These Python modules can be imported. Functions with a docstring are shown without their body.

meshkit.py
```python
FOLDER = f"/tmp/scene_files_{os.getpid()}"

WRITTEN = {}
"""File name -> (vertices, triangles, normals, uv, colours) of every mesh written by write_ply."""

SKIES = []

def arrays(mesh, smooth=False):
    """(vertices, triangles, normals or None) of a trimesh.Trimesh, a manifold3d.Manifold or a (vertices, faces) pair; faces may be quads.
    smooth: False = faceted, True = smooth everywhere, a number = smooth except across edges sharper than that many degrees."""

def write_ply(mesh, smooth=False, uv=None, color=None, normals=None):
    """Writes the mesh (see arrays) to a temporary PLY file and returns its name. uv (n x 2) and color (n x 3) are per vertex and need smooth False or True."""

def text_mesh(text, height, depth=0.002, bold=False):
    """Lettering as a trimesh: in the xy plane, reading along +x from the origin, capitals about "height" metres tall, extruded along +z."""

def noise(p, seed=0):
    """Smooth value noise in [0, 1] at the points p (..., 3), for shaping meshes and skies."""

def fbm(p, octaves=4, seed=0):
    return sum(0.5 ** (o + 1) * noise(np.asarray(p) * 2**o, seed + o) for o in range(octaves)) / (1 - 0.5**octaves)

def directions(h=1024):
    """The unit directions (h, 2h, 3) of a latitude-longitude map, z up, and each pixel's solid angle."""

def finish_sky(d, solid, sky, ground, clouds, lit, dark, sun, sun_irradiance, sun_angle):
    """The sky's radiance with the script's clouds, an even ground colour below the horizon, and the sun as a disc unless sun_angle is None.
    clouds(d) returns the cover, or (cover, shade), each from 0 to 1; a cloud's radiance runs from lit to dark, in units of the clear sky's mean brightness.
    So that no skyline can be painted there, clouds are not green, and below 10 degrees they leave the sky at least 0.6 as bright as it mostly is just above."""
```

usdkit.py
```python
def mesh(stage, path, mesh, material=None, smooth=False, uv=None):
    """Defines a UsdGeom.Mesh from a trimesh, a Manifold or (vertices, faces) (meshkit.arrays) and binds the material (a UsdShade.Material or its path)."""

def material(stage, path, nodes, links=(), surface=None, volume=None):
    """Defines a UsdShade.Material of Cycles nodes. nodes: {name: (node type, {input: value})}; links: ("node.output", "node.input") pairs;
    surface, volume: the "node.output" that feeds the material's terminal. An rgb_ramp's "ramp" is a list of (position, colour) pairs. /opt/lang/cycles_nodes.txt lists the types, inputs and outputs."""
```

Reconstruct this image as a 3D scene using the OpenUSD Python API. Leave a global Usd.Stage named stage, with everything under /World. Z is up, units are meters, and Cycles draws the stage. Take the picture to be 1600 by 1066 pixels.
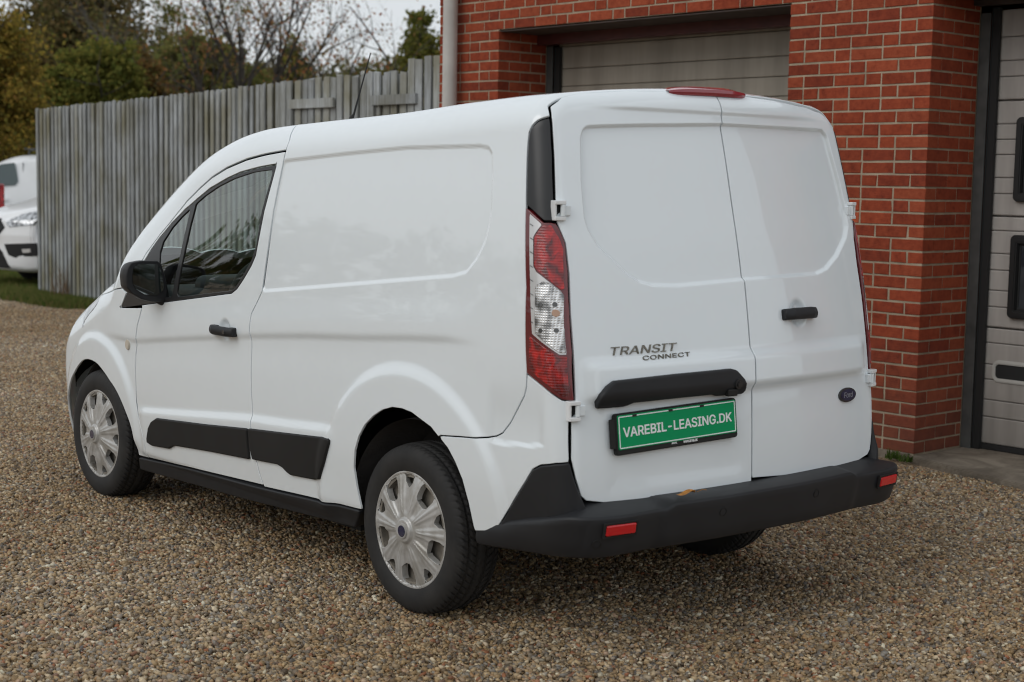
import math, random, numpy as np, trimesh, shapely, shapely.geometry as sg
from shapely.ops import unary_union
from shapely import affinity
from scipy.interpolate import PchipInterpolator as PI, CubicSpline
from scipy.spatial import Delaunay
import usdkit, meshkit
from pxr import Usd, UsdGeom, UsdLux, UsdShade, Sdf, Gf, Vt
rng=np.random.default_rng(7); random.seed(7)
stage=Usd.Stage.CreateInMemory(); UsdGeom.SetStageUpAxis(stage,'Z'); UsdGeom.SetStageMetersPerUnit(stage,1.0)
UsdGeom.Xform.Define(stage,'/World'); UsdGeom.Scope.Define(stage,'/World/Looks')

# ---------------- camera, sky, light, exposure ----------------
FP,CX,CY,CZ,YAW,PIT,ROL=2409.26,-4.2894,-4.6068,1.6428,.7023,-.1047,.0176      # focal length in photograph pixels, eye, angles
CAM=np.array([CX,CY,CZ])
FW=np.array([np.sin(YAW)*np.cos(PIT),np.cos(YAW)*np.cos(PIT),np.sin(PIT)])
_r=np.array([np.cos(YAW),-np.sin(YAW),0]); _u=np.cross(_r,FW)
RT=np.cos(ROL)*_r+np.sin(ROL)*_u; UP=-np.sin(ROL)*_r+np.cos(ROL)*_u
EXPOSURE=0.0
cam=UsdGeom.Camera.Define(stage,'/World/camera')
m4=np.eye(4); m4[0,:3]=RT; m4[1,:3]=UP; m4[2,:3]=-FW; m4[3,:3]=CAM
cam.AddTransformOp().Set(Gf.Matrix4d(*m4.ravel().tolist()))
cam.CreateHorizontalApertureAttr(36.0); cam.CreateVerticalApertureAttr(36.0*682/1024); cam.CreateFocalLengthAttr(36*FP/1600)
cam.CreateFStopAttr(3.4); cam.CreateFocusDistanceAttr(6.6); cam.CreateExposureAttr(EXPOSURE); cam.CreateClippingRangeAttr(Gf.Vec2f(.05,5000))
SUN_EL,SUN_AZ=math.radians(38),math.radians(275)       # azimuth from +y towards +x
sd=np.array([math.sin(SUN_AZ)*math.cos(SUN_EL),math.cos(SUN_AZ)*math.cos(SUN_EL),math.sin(SUN_EL)])
sun=UsdLux.DistantLight.Define(stage,'/World/sun'); sun.CreateIntensityAttr(.2); sun.CreateAngleAttr(40.); sun.CreateColorAttr(Gf.Vec3f(1,.98,.95)); sun.CreateNormalizeAttr(True)
_x=np.cross([0,0,1],sd); _x/=np.linalg.norm(_x); _y=np.cross(sd,_x)
ms=np.eye(4); ms[0,:3]=_x; ms[1,:3]=_y; ms[2,:3]=sd
sun.AddTransformOp().Set(Gf.Matrix4d(*ms.ravel().tolist()))
dome=UsdLux.DomeLight.Define(stage,'/World/sky')
skym=usdkit.material(stage,'/World/Looks/sky',{
 's':('sky_texture',{'sky_type':'single_scattering','sun_disc':False,'sun_elevation':SUN_EL,'sun_rotation':SUN_AZ,'altitude':20.,'air_density':1.,'aerosol_density':2.}),
 'tc':('texture_coordinate',{}),'mp':('mapping',{'scale':(1.,1.,2.6)}),
 'n':('noise_texture',{'scale':2.2,'detail':6.,'roughness':.55,'distortion':.4}),
 'r':('rgb_ramp',{'ramp':[(.3,(5.6,5.9,6.2)),(.5,(6.6,6.9,7.15)),(.72,(7.6,7.8,7.95))]}),
 'm':('mix_color',{'fac':.9,'use_clamp':False}),
 'b':('background_shader',{'strength':.113})},
 [('tc.generated','mp.vector'),('mp.vector','n.vector'),('n.fac','r.fac'),('s.color','m.a'),('r.color','m.b'),('m.result','b.color')],surface='b.background')
UsdShade.MaterialBindingAPI.Apply(dome.GetPrim()).Bind(skym)
dome.GetPrim().SetCustomDataByKey('kind','structure')

# ---------------- helpers ----------------
_used={}
def numbered(parent,name):
    k=parent+'/'+name; n=_used.get(k,0); _used[k]=n+1
    return k if n==0 else f'{k}_{n:03d}'
def tag(p,label=None,category=None,group=None,kind=None):
    p=p.GetPrim() if hasattr(p,'GetPrim') else p
    for k,v in (('label',label),('category',category),('group',group),('kind',kind)):
        if v: p.SetCustomDataByKey(k,v)
    return p
def thing(name,label,category,loc=(0,0,0),group=None,kind=None):
    x=UsdGeom.Xform.Define(stage,numbered('/World',name)); x.AddTranslateOp().Set(Gf.Vec3d(*map(float,loc)))
    tag(x,label,category,group,kind); return x.GetPrim()
_locs={}
def put(parent,name,mesh,mat,smooth=False,label=None,kind=None,local=False,rnd=None):
    """mesh: trimesh, (v,f) or (v,f,n) in world coordinates (moved into the parent's frame)"""
    path=numbered(str(parent.GetPath()) if parent else '/World',name)
    off=np.zeros(3)
    if parent and not local:
        off=np.array(UsdGeom.XformCache().GetLocalToWorldTransform(parent).ExtractTranslation())
    if isinstance(mesh,tuple) and len(mesh)==3:
        v,f,n=mesh; g=UsdGeom.Mesh.Define(stage,path)
        v=np.asarray(v)-off; f=np.asarray(f)
        g.CreatePointsAttr(Vt.Vec3fArray.FromNumpy(v.astype(np.float32)))
        g.CreateFaceVertexCountsAttr(Vt.IntArray.FromNumpy(np.full(len(f),f.shape[1],np.int32)))
        g.CreateFaceVertexIndicesAttr(Vt.IntArray.FromNumpy(f.astype(np.int32).ravel()))
        g.CreateSubdivisionSchemeAttr('none'); g.CreateNormalsAttr(Vt.Vec3fArray.FromNumpy(np.asarray(n,np.float32))); g.SetNormalsInterpolation('vertex')
        UsdShade.MaterialBindingAPI.Apply(g.GetPrim()).Bind(mat)
    else:
        if isinstance(mesh,tuple): mesh=trimesh.Trimesh(np.asarray(mesh[0]),meshtri(mesh[1]),process=False)
        mesh=mesh.copy(); mesh.apply_translation(-off)
        g=usdkit.mesh(stage,path,mesh,mat,smooth=smooth)
    if rnd is not None: UsdGeom.PrimvarsAPI(g).CreatePrimvar('rnd',Sdf.ValueTypeNames.FloatArray,'vertex').Set(Vt.FloatArray.FromNumpy(np.asarray(rnd,np.float32)))
    if label or kind: tag(g,label,None,None,kind)
    return g.GetPrim()
def meshtri(f):
    f=np.asarray(f); return f if f.shape[1]==3 else np.vstack([f[:,[0,1,2]],f[:,[0,2,3]]])
def rper(n,k,seed=0): return np.repeat(np.random.default_rng(seed).random(n),k)
def cat(ms): return trimesh.util.concatenate([m for m in ms])
def box(lo,hi):
    lo,hi=np.asarray(lo,float),np.asarray(hi,float); m=trimesh.creation.box(hi-lo); m.apply_translation((lo+hi)/2); return m
def frame_box(o,ex,ey,ez,lo,hi):
    m=box(lo,hi); T=np.eye(4); T[:3,0],T[:3,1],T[:3,2],T[:3,3]=ex,ey,ez,o; m.apply_transform(T); return m
def place(m,o,ex,ey,ez):
    m=m.copy(); T=np.eye(4); T[:3,0],T[:3,1],T[:3,2],T[:3,3]=ex,ey,ez,o; m.apply_transform(T); return m
def prism(poly,h,bev=0.0,seg=2):
    """a polygon extruded along +z with its upper edge rounded by bev"""
    if bev<=0: return trimesh.creation.extrude_polygon(poly,h)
    import manifold3d as mf
    parts=[trimesh.creation.extrude_polygon(poly,h-bev)]
    ring=[]
    base=h-bev
    for i in range(seg):
        a0=math.pi/2*i/seg; a1=math.pi/2*(i+1)/seg
        p=poly.buffer(-bev*(1-math.cos(a1)),join_style=1)
        if p.is_empty: break
        for g in (p.geoms if hasattr(p,'geoms') else [p]):
            m=trimesh.creation.extrude_polygon(g,bev*(math.sin(a1)-math.sin(a0))+1e-4); m.apply_translation([0,0,base+bev*math.sin(a0)-1e-4]); parts.append(m)
    return cat(parts)
def hullm(pts): return trimesh.Trimesh(pts).convex_hull if False else trimesh.convex.convex_hull(np.asarray(pts,float))
def rbox(lo,hi,r,n=1):
    """rounded box as the hull of spheres"""
    lo,hi=np.asarray(lo,float)+r,np.asarray(hi,float)-r; s=trimesh.creation.icosphere(n+1,r)
    return hullm(np.vstack([s.vertices+[x,y,z] for x in (lo[0],hi[0]) for y in (lo[1],hi[1]) for z in (lo[2],hi[2])]))
def tube(pts,rad,sides=8,caps=True):
    p=np.asarray(pts,float); rad=np.broadcast_to(rad,(len(p),)); t=np.gradient(p,axis=0); t/=np.linalg.norm(t,axis=1,keepdims=True)+1e-12
    a=np.cross(t,np.where(np.abs(t[:,2:])<.9,[0,0,1.],[1.,0,0])); a/=np.linalg.norm(a,axis=1,keepdims=True)+1e-12; b=np.cross(t,a)
    an=np.arange(sides)*2*np.pi/sides
    v=p[:,None]+rad[:,None,None]*(np.cos(an)[None,:,None]*a[:,None]+np.sin(an)[None,:,None]*b[:,None])
    i,j=np.meshgrid(np.arange(len(p)-1),np.arange(sides),indexing='ij')
    q=np.stack([i*sides+j,i*sides+(j+1)%sides,(i+1)*sides+(j+1)%sides,(i+1)*sides+j],-1).reshape(-1,4)
    f=meshtri(q); v=v.reshape(-1,3)
    if caps:
        k=len(v); v=np.vstack([v,p[0],p[-1]]); e=(len(p)-1)*sides
        f=np.vstack([f]+[[[k,(j+1)%sides,j],[k+1,e+j,e+(j+1)%sides]] for j in range(sides)])
    return trimesh.Trimesh(v,f,process=False)
def rays(p):
    p=np.atleast_2d(np.asarray(p,float)); d=FW+RT*((p[:,:1]-800)/FP)-UP*((p[:,1:]-533)/FP)
    return d/np.linalg.norm(d,axis=1,keepdims=True)
def on(p,ax,val):
    d=rays(p); return CAM+d*((val-CAM[ax])/d[:,ax])[:,None]
def at(px,py,depth):
    """the point that stands depth metres ahead of the eye where the photograph shows px, py"""
    d=FW+RT*((px-800)/FP)-UP*((py-533)/FP); return CAM+d*depth
def proj(P):
    P=np.atleast_2d(np.asarray(P,float))-CAM; d=P@FW; return np.stack([800+FP*(P@RT)/d,533-FP*(P@UP)/d],-1)
def ss(a,b,x):
    t=np.clip((x-a)/(b-a),0,1); return t*t*t*(t*(6*t-15)+10)
def psdf(poly,x,y):
    x=np.asarray(x); lo,hi=np.min(poly,0)-.06,np.max(poly,0)+.06; k=(x>lo[0])&(x<hi[0])&(y>lo[1])&(y<hi[1]); out=np.full(x.shape,.06)
    if k.any(): out[k]=_psdf(poly,x[k],y[k])
    return out
def _psdf(poly,x,y):
    P=np.asarray(poly,float); Q=np.roll(P,-1,0); d=np.full(np.shape(x),1e9); ins=np.zeros(np.shape(x),bool)
    for (ax,ay),(bx,by) in zip(P,Q):
        ex,ey=bx-ax,by-ay; wx,wy=x-ax,y-ay
        t=np.clip((wx*ex+wy*ey)/(ex*ex+ey*ey+1e-12),0,1); d=np.minimum(d,(wx-ex*t)**2+(wy-ey*t)**2)
        c=(ay>y)!=(by>y)
        with np.errstate(divide='ignore',invalid='ignore'): ins^=c&(x<ex*(y-ay)/(by-ay)+ax)
    d=np.sqrt(d); return np.where(ins,-d,d)
def rounded(pts,r):
    p=sg.Polygon(pts).buffer(0); return p.buffer(-r).buffer(2*r).buffer(-r)

# ---------------- materials ----------------
def L(n): return '/World/Looks/'+n
def plain(name,col,rough=.5,metal=0.,coat=0.,bump=None,spec=.5,var=None,**kw):
    """principled; bump=(scale,distance) adds fine relief, var=(scale,amount) a mottled tone"""
    nodes={'p':('principled_bsdf',{'base_color':col,'roughness':rough,'metallic':metal,'coat_weight':coat,'specular_ior_level':spec,**kw})}; links=[]
    if bump or var:
        nodes['tc']=('texture_coordinate',{})
    if var:
        nodes['n']=('noise_texture',{'scale':var[0],'detail':5.,'roughness':.6}); a=var[1]
        nodes['r']=('rgb_ramp',{'ramp':[(.3,tuple(c*(1-a) for c in col)),(.7,tuple(min(1,c*(1+a)) for c in col))]})
        links+=[('tc.object','n.vector'),('n.fac','r.fac'),('r.color','p.base_color')]
    if bump:
        nodes['bn']=('noise_texture',{'scale':bump[0],'detail':4.}); nodes['b']=('bump',{'distance':bump[1],'strength':1.})
        links+=[('tc.object','bn.vector'),('bn.fac','b.height'),('b.normal','p.normal')]
    return usdkit.material(stage,L(name),nodes,links,surface='p.BSDF')
M={}
# white paint: thin road dust low down and in faint patches, as it lies on the real van
M['paint']=usdkit.material(stage,L('white_paint'),{
 'g':('geometry',{}),'x':('separate_xyz',{}),'n':('noise_texture',{'scale':2.3,'detail':7.,'roughness':.62}),
 'h':('map_range',{'from_min':.75,'from_max':.2,'to_min':0.,'to_max':1.,'clamp':True}),'mm':('math',{'math_type':'multiply'}),'ad':('math',{'math_type':'multiply_add','value2':.42,'value3':.0}),
 'mx':('mix_color',{'a':(.745,.795,.82),'b':(.55,.49,.41)}),
 'n2':('noise_texture',{'scale':260.,'detail':2.}),'rr':('map_range',{'from_min':.3,'from_max':.7,'to_min':.2,'to_max':.34,'clamp':True}),
 'p':('principled_bsdf',{'roughness':.26,'coat_weight':1.,'coat_roughness':.025})},
 [('g.position','x.vector'),('g.position','n.vector'),('x.z','h.value'),('h.result','mm.value1'),('n.fac','mm.value2'),('mm.value','ad.value1'),('ad.value','mx.fac'),('mx.result','p.base_color'),('n.fac','rr.value'),('rr.result','p.roughness')],surface='p.BSDF')
M['plastic']=plain('black_plastic',(.0095,.010,.0115),.5,spec=.4,bump=(900,.0004),var=(5,.25))
M['plastic_matt']=plain('matt_plastic',(.011,.0105,.010),.6,spec=.35,bump=(700,.0004),var=(4,.3))
M['trim']=plain('satin_black_trim',(.016,.016,.017),.32,var=(3,.2))
M['seal']=plain('black_rubber_seal',(.01,.01,.01),.7)
M['dark']=plain('dark_cavity',(.012,.012,.012),.9)
M['liner']=plain('wheel_liner',(.035,.032,.03),.95,bump=(60,.004),var=(6,.4))
M['glass']=usdkit.material(stage,L('car_glass'),{'f':('layer_weight',{'blend':.5}),'pw':('math',{'math_type':'power','value2':4.}),'ma':('math',{'math_type':'multiply_add','value2':.9,'value3':.10}),'t':('transparent_bsdf',{'color':(.78,.87,.84)}),'g':('glossy_bsdf',{'color':(1,1,1),'roughness':.015}),'m':('mix_closure',{})},[('f.facing','pw.value1'),('pw.value','ma.value1'),('ma.value','m.fac'),('t.BSDF','m.closure1'),('g.BSDF','m.closure2')],surface='m.closure')
M['cover']=usdkit.material(stage,L('silver_wheel_cover'),{'tc':('texture_coordinate',{}),'n':('noise_texture',{'scale':14.,'detail':6.}),'r':('rgb_ramp',{'ramp':[(.35,(.34,.325,.295)),(.6,(.50,.495,.48))]}),'p':('principled_bsdf',{'metallic':.35,'roughness':.36})},[('tc.object','n.vector'),('n.fac','r.fac'),('r.color','p.base_color')],surface='p.BSDF')
M['rimsteel']=plain('dusty_rim',(.20,.18,.15),.7,.2,var=(20,.4))
M['tyre']=usdkit.material(stage,L('tyre_rubber'),{'tc':('texture_coordinate',{}),'n':('noise_texture',{'scale':9.,'detail':7.,'roughness':.65}),'r':('rgb_ramp',{'ramp':[(.35,(.007,.007,.007)),(.62,(.018,.0165,.015))]}),'p':('principled_bsdf',{'roughness':.72}),'bn':('noise_texture',{'scale':400.,'detail':2.}),'b':('bump',{'distance':.0008})},[('tc.object','n.vector'),('n.fac','r.fac'),('r.color','p.base_color'),('tc.object','bn.vector'),('bn.fac','b.height'),('b.normal','p.normal')],surface='p.BSDF')
M['lens_high']=plain('high_lens',(.21,.012,.022),.2,coat=1.)
M['lens_dark']=plain('dark_red_lens',(.10,.006,.008),.18,coat=1.)
M['lens_red']=usdkit.material(stage,L('red_lens'),{'g':('geometry',{}),'w':('wave_texture',{'wave_type':'bands','bands_direction':'z','scale':34.,'distortion':.3,'detail':1.}),'n':('noise_texture',{'scale':26.,'detail':3.,'distortion':1.}),'r':('rgb_ramp',{'ramp':[(.34,(.07,.001,.002)),(.5,(.24,.002,.003)),(.68,(.50,.006,.005))]}),'b':('bump',{'distance':.001,'strength':.6}),'p':('principled_bsdf',{'roughness':.16,'coat_weight':1.,'coat_roughness':.03})},[('g.position','n.vector'),('n.fac','r.fac'),('r.color','p.base_color'),('w.fac','b.height'),('b.normal','p.normal')],surface='p.BSDF')
M['lens_silver']=usdkit.material(stage,L('silver_reflector'),{'g':('geometry',{}),'w':('wave_texture',{'wave_type':'bands','bands_direction':'z','scale':36.}),'w2':('wave_texture',{'wave_type':'bands','bands_direction':'y','scale':36.}),'a':('math',{'math_type':'maximum'}),'n':('noise_texture',{'scale':20.,'detail':1.}),'r':('rgb_ramp',{'ramp':[(.40,(.16,.16,.16)),(.56,(.80,.80,.80))]}),'b':('bump',{'distance':.0015}),'p':('principled_bsdf',{'metallic':.75,'roughness':.22,'coat_weight':1.})},[('g.position','w.vector'),('g.position','w2.vector'),('w.fac','a.value1'),('w2.fac','a.value2'),('a.value','b.height'),('b.normal','p.normal'),('g.position','n.vector'),('n.fac','r.fac'),('r.color','p.base_color')],surface='p.BSDF')
M['lens_white']=plain('clear_lens_edge',(.62,.62,.62),.2,.3,coat=1.)
M['bulb']=plain('smoked_bulb',(.05,.05,.05),.2,coat=1.)
M['amber']=plain('amber_bulb',(.42,.25,.16),.25,coat=1.)
M['reflector']=plain('red_reflector',(.50,.008,.012),.25,coat=.6,bump=(500,.0008))
M['chrome']=plain('tarnished_chrome',(.17,.155,.13),.25,.9,var=(60,.4))
M['chrome_dark']=plain('dark_chrome',(.10,.10,.10),.18,.8)
M['badge_blue']=plain('navy_enamel',(.008,.010,.03),.12,coat=1.)
M['badge_silver']=plain('badge_silver',(.34,.35,.37),.3,.6)
M['mirror']=plain('mirror_glass',(.30,.33,.33),.03,1.0)
M['plate_green']=plain('plate_green',(.0,.28,.10),.55,spec=.2)
M['white_print']=plain('white_print',(.80,.82,.82),.5)
M['seat']=plain('seat_cloth',(.075,.078,.082),.9,bump=(300,.001))
M['indicator']=plain('indicator_lens',(.55,.50,.42),.2,coat=1.)
M['headlamp']=usdkit.material(stage,L('headlamp_glass'),{'g':('geometry',{}),'n':('noise_texture',{'scale':22.,'detail':3.}),'r':('rgb_ramp',{'ramp':[(.35,(.08,.085,.09)),(.65,(.6,.62,.64))]}),'p':('principled_bsdf',{'metallic':.4,'roughness':.15,'coat_weight':1.})},[('g.position','n.vector'),('n.fac','r.fac'),('r.color','p.base_color')],surface='p.BSDF')

# ================= the van's skin: the zero set of f =================
Wz=PI([.1,.2,.3,.45,.6,.8,1.0,1.12,1.3,1.55,1.75,1.9,2.2],[.85,.865,.88,.893,.902,.905,.905,.902,.892,.87,.845,.825,.76])
Hc=PI([-2,-.65,-.3,0,.5,1.1,1.45,1.62,1.91,2.54,2.7,2.81,2.99,3.3,3.5,3.7,4.5],[1.985,1.988,1.985,1.972,1.938,1.912,1.893,1.872,1.803,1.48,1.34,1.19,1.10,.955,.85,.73,.0])
Yc=PI([-.5,.2,.5,.7,.88,1.05,1.2,1.4,1.55,1.75,1.9,2.3],[-.93,-.925,-.912,-.9,-.882,-.86,-.835,-.797,-.762,-.715,-.675,-.55])
Yf=PI([-.5,.2,.35,.6,.8,.95,1.1,1.3,2],[3.36,3.38,3.43,3.44,3.40,3.33,3.24,3.1,2.5])
RELF=[lambda y,z:0*y]; RELR=[lambda x,z:0*x]
def rmax(a,b,r): return np.minimum(np.maximum(a,b),-r)+np.sqrt(np.maximum(a+r,0)**2+np.maximum(b+r,0)**2)
def halfw(y,z):
    w=Wz(np.clip(z,.1,2.2))-.05*(np.maximum(.2-y,0)/1.1)**2-.11*(np.maximum(y-2.,0)/1.5)**2.2
    return w-.09*ss(1.05,1.7,z)*(np.clip(y-1.1,0,3)/1.3)**1.6
def f(p,rel=True):
    x,y,z=p[:,0],p[:,1],p[:,2]-.014*p[:,0]*ss(.6,1.6,p[:,2]); ax=np.abs(x)
    side=ax-halfw(y,z)-(RELF[0](y,p[:,2]) if rel else 0)
    top=(z-(Hc(y+.4*x*x)-.075*x*x))*(1-.25*ss(1.6,2.1,y))
    rear=Yc(np.clip(z,-.5,2.3))+.09*x*x-y-(RELR[0](x,p[:,2]) if rel else 0)
    front=y-(Yf(np.clip(z,-.5,2))-.28*x*x)
    return rmax(rmax(rmax(side,top,.11),rear,.07),front,.13)
def grad(p,e=8e-4):
    g=np.stack([f(p+np.eye(3)[k]*e)-f(p-np.eye(3)[k]*e) for k in range(3)],1)/(2*e); return g
def skin(b,d,hi=3.0):
    lo=np.zeros(len(d)); hi=np.full(len(d),hi)
    for _ in range(26):
        m=(lo+hi)/2; s=f(b+d*m[:,None],False)>0; hi=np.where(s,m,hi); lo=np.where(s,lo,m)
    t=(lo+hi)/2
    for _ in range(7):
        p=b+d*t[:,None]; v=f(p); dv=(f(p+d*1e-3)-v)/1e-3; t=t-np.clip(v/np.maximum(dv,.25),-.02,.02)
    return b+d*t[:,None]
def nrm(p):
    g=grad(p); return g/np.maximum(np.linalg.norm(g,axis=1,keepdims=True),1e-9)
def trace(px):
    """photograph pixels -> the points of the van's skin that stand there"""
    d=rays(px); n=len(d); hit=np.full(n,np.nan); ts=np.arange(5.,12.,.025); prev=f(CAM+d*ts[0])
    for t in ts[1:]:
        cur=f(CAM+d*t); k=(prev>0)&(cur<=0)&np.isnan(hit); hit[k]=t; prev=cur
    ok=~np.isnan(hit); lo,hi=hit-.025,hit.copy()
    for _ in range(22):
        m=(lo+hi)/2; s=f(CAM+d*np.where(ok,m,5)[:,None])>0; lo=np.where(s,m,lo); hi=np.where(s,hi,m)
    return (CAM+d*hi[:,None])[ok]
VK,YB0,YB1,ZB=.95,-.3,2.4,.9            # the wrap-round chart: u along the van (fanning out at both ends), v = angle about its axis * VK
def wrap(uv):
    u,th=uv[:,0],uv[:,1]/VK; b=np.stack([0*u,np.clip(u,YB0,YB1),0*u+ZB],1)
    ph=np.maximum(u-YB1,0)-np.maximum(YB0-u,0)
    d=np.stack([-np.cos(th)*np.cos(ph),np.sin(ph),np.sin(th)*np.cos(ph)],1); p=skin(b,d); return p,nrm(p)
def unwrap(P):
    P=np.atleast_2d(P); r=np.hypot(P[:,0],P[:,2]-ZB); th=np.arctan2(P[:,2]-ZB,-P[:,0]); y=P[:,1]
    u=np.where(y>YB1,YB1+np.arctan2(y-YB1,r),np.where(y<YB0,YB0-np.arctan2(YB0-y,r),y)); return np.stack([u,th*VK],1)
def cols(P): return unwrap(np.stack([-halfw(P[:,0],P[:,1]),P[:,0],P[:,1]],1))
def rearc(uv):
    b=np.stack([uv[:,0],0*uv[:,0],uv[:,1]],1); p=skin(b,np.broadcast_to([0,-1.,0],b.shape)); return p,nrm(p)
def mirror(poly): return affinity.translate(affinity.scale(poly,1,-1,origin=(0,0)),0,math.pi*VK)
def W(px): return unwrap(trace(px))
def patch(poly,fn,res=.02,fine=None,off=0.,gap=.0031,r=.0025,depth=.007,bres=None):
    """a panel on a curved surface: the polygon (in the chart of fn) becomes a skin with a rounded, turned-in edge"""
    poly=poly.buffer(-(gap+r)).buffer(0)
    out=[]
    for g in (poly.geoms if hasattr(poly,'geoms') else [poly]):
        if g.is_empty or g.area<1e-5: continue
        seeds=[]; regs=[]; left=g
        for fp_,fr_ in (fine or []):
            regs.append((left.intersection(fp_),fr_)); left=left.difference(fp_)
        regs.append((left,res))
        fr=min([res]+[x for _,x in (fine or [])[-1:]])
        for reg,rs in regs:
            reg=reg.intersection(g.buffer(-.45*min(rs,fr*1.5)))
            if reg.is_empty: continue
            x0,y0,x1,y1=reg.bounds; X,Y=np.meshgrid(np.arange(x0,x1,rs),np.arange(y0,y1,rs*.866)); X=X+(np.arange(len(Y))%2)[:,None]*rs/2
            k=shapely.contains_xy(reg,X.ravel(),Y.ravel()); seeds.append(np.stack([X.ravel()[k],Y.ravel()[k]],1))
        loops=[]; br=bres or fr*.8
        for ring in [g.exterior,*g.interiors]:
            n=max(8,int(ring.length/br)); c=np.array(ring.coords)[:-1]
            keep=[ring.project(sg.Point(q)) for q in c] if len(c)<400 else []
            ds=np.unique(np.round(np.concatenate([np.linspace(0,ring.length,n,endpoint=False),keep]),6)); ds=ds[ds<ring.length-1e-6]
            ds=ds[np.concatenate([[True],np.diff(ds)>br*.15])]
            loops.append(np.array([ring.interpolate(d).coords[0] for d in ds]))
        uv=np.vstack(loops+seeds); tri=Delaunay(uv).simplices; c=uv[tri].mean(1); k=shapely.contains_xy(g,c[:,0],c[:,1])
        e1,e2=uv[tri[:,1]]-uv[tri[:,0]],uv[tri[:,2]]-uv[tri[:,0]]; a=np.abs(e1[:,0]*e2[:,1]-e1[:,1]*e2[:,0]); tri=tri[k&(a>1e-9)]
        P,N=fn(uv); fn3=np.cross(P[tri[:,1]]-P[tri[:,0]],P[tri[:,2]]-P[tri[:,0]]); flip=(fn3*N[tri[:,0]]).sum(1)<0; tri[flip]=tri[flip][:,::-1]
        P=P+N*(off(P)[:,None] if callable(off) else off); V,NN,F=[P],[N],[tri]; at0=0; nv=len(P)
        for lp in loops:
            k=len(lp); p,n=P[at0:at0+k],N[at0:at0+k]; t=np.roll(p,-1,0)-np.roll(p,1,0); t/=np.linalg.norm(t,axis=1,keepdims=True)+1e-12
            o=np.cross(t,n); o/=np.linalg.norm(o,axis=1,keepdims=True)+1e-12
            nx=np.roll(lp,-1,0); ar=.5*np.sum(lp[:,0]*nx[:,1]-nx[:,0]*lp[:,1])
            # outward: away from the polygon, tested in the chart
            mid=lp[0]; 
            tt=nx[0]-lp[0]; left=np.array([-tt[1],tt[0]])/ (np.linalg.norm(tt)+1e-12)
            q=(lp[0]+nx[0])/2; eps=min(1e-3,r+1e-4); inside=g.contains(sg.Point(q+left*eps)) 
            # direction of chart-left in space
            dl=fn(np.array([q,q+left*1e-3]))[0]; dv=dl[1]-dl[0]; so=np.sign((dv*o[0]).sum())*(-1 if inside else 1); o=o*(so if so!=0 else 1)
            rings=[(p+o*r*.7-n*r*.3,(n+o)*.7071),(p+o*r-n*r,o),(p+o*r-n*(r+depth),o)]
            prev=np.arange(at0,at0+k)
            for rp,rn in rings:
                cur=np.arange(nv,nv+k); V.append(rp); NN.append(rn); nv+=k
                q4=np.stack([prev,np.roll(prev,-1),np.roll(cur,-1),cur],1); tf=meshtri(q4)
                A=np.vstack(V); w=np.cross(A[tf[:,1]]-A[tf[:,0]],A[tf[:,2]]-A[tf[:,0]]); B=np.vstack(NN)
                fl=(w*B[tf[:,0]]).sum(1)<0; tf[fl]=tf[fl][:,::-1]; F.append(tf); prev=cur
            at0+=k
        out.append((np.vstack(V),np.vstack(F),np.vstack(NN)))
    if not out: raise ValueError('empty patch')
    n=0; V,F,N=[],[],[]
    for v,ff,nn in out: V.append(v);F.append(ff+n);N.append(nn);n+=len(v)
    return np.vstack(V),np.vstack(F),np.vstack(N)
def mirx(m):
    v,ff,n=m; s=np.array([-1,1,1.]); return v*s,ff[:,::-1],n*s

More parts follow.
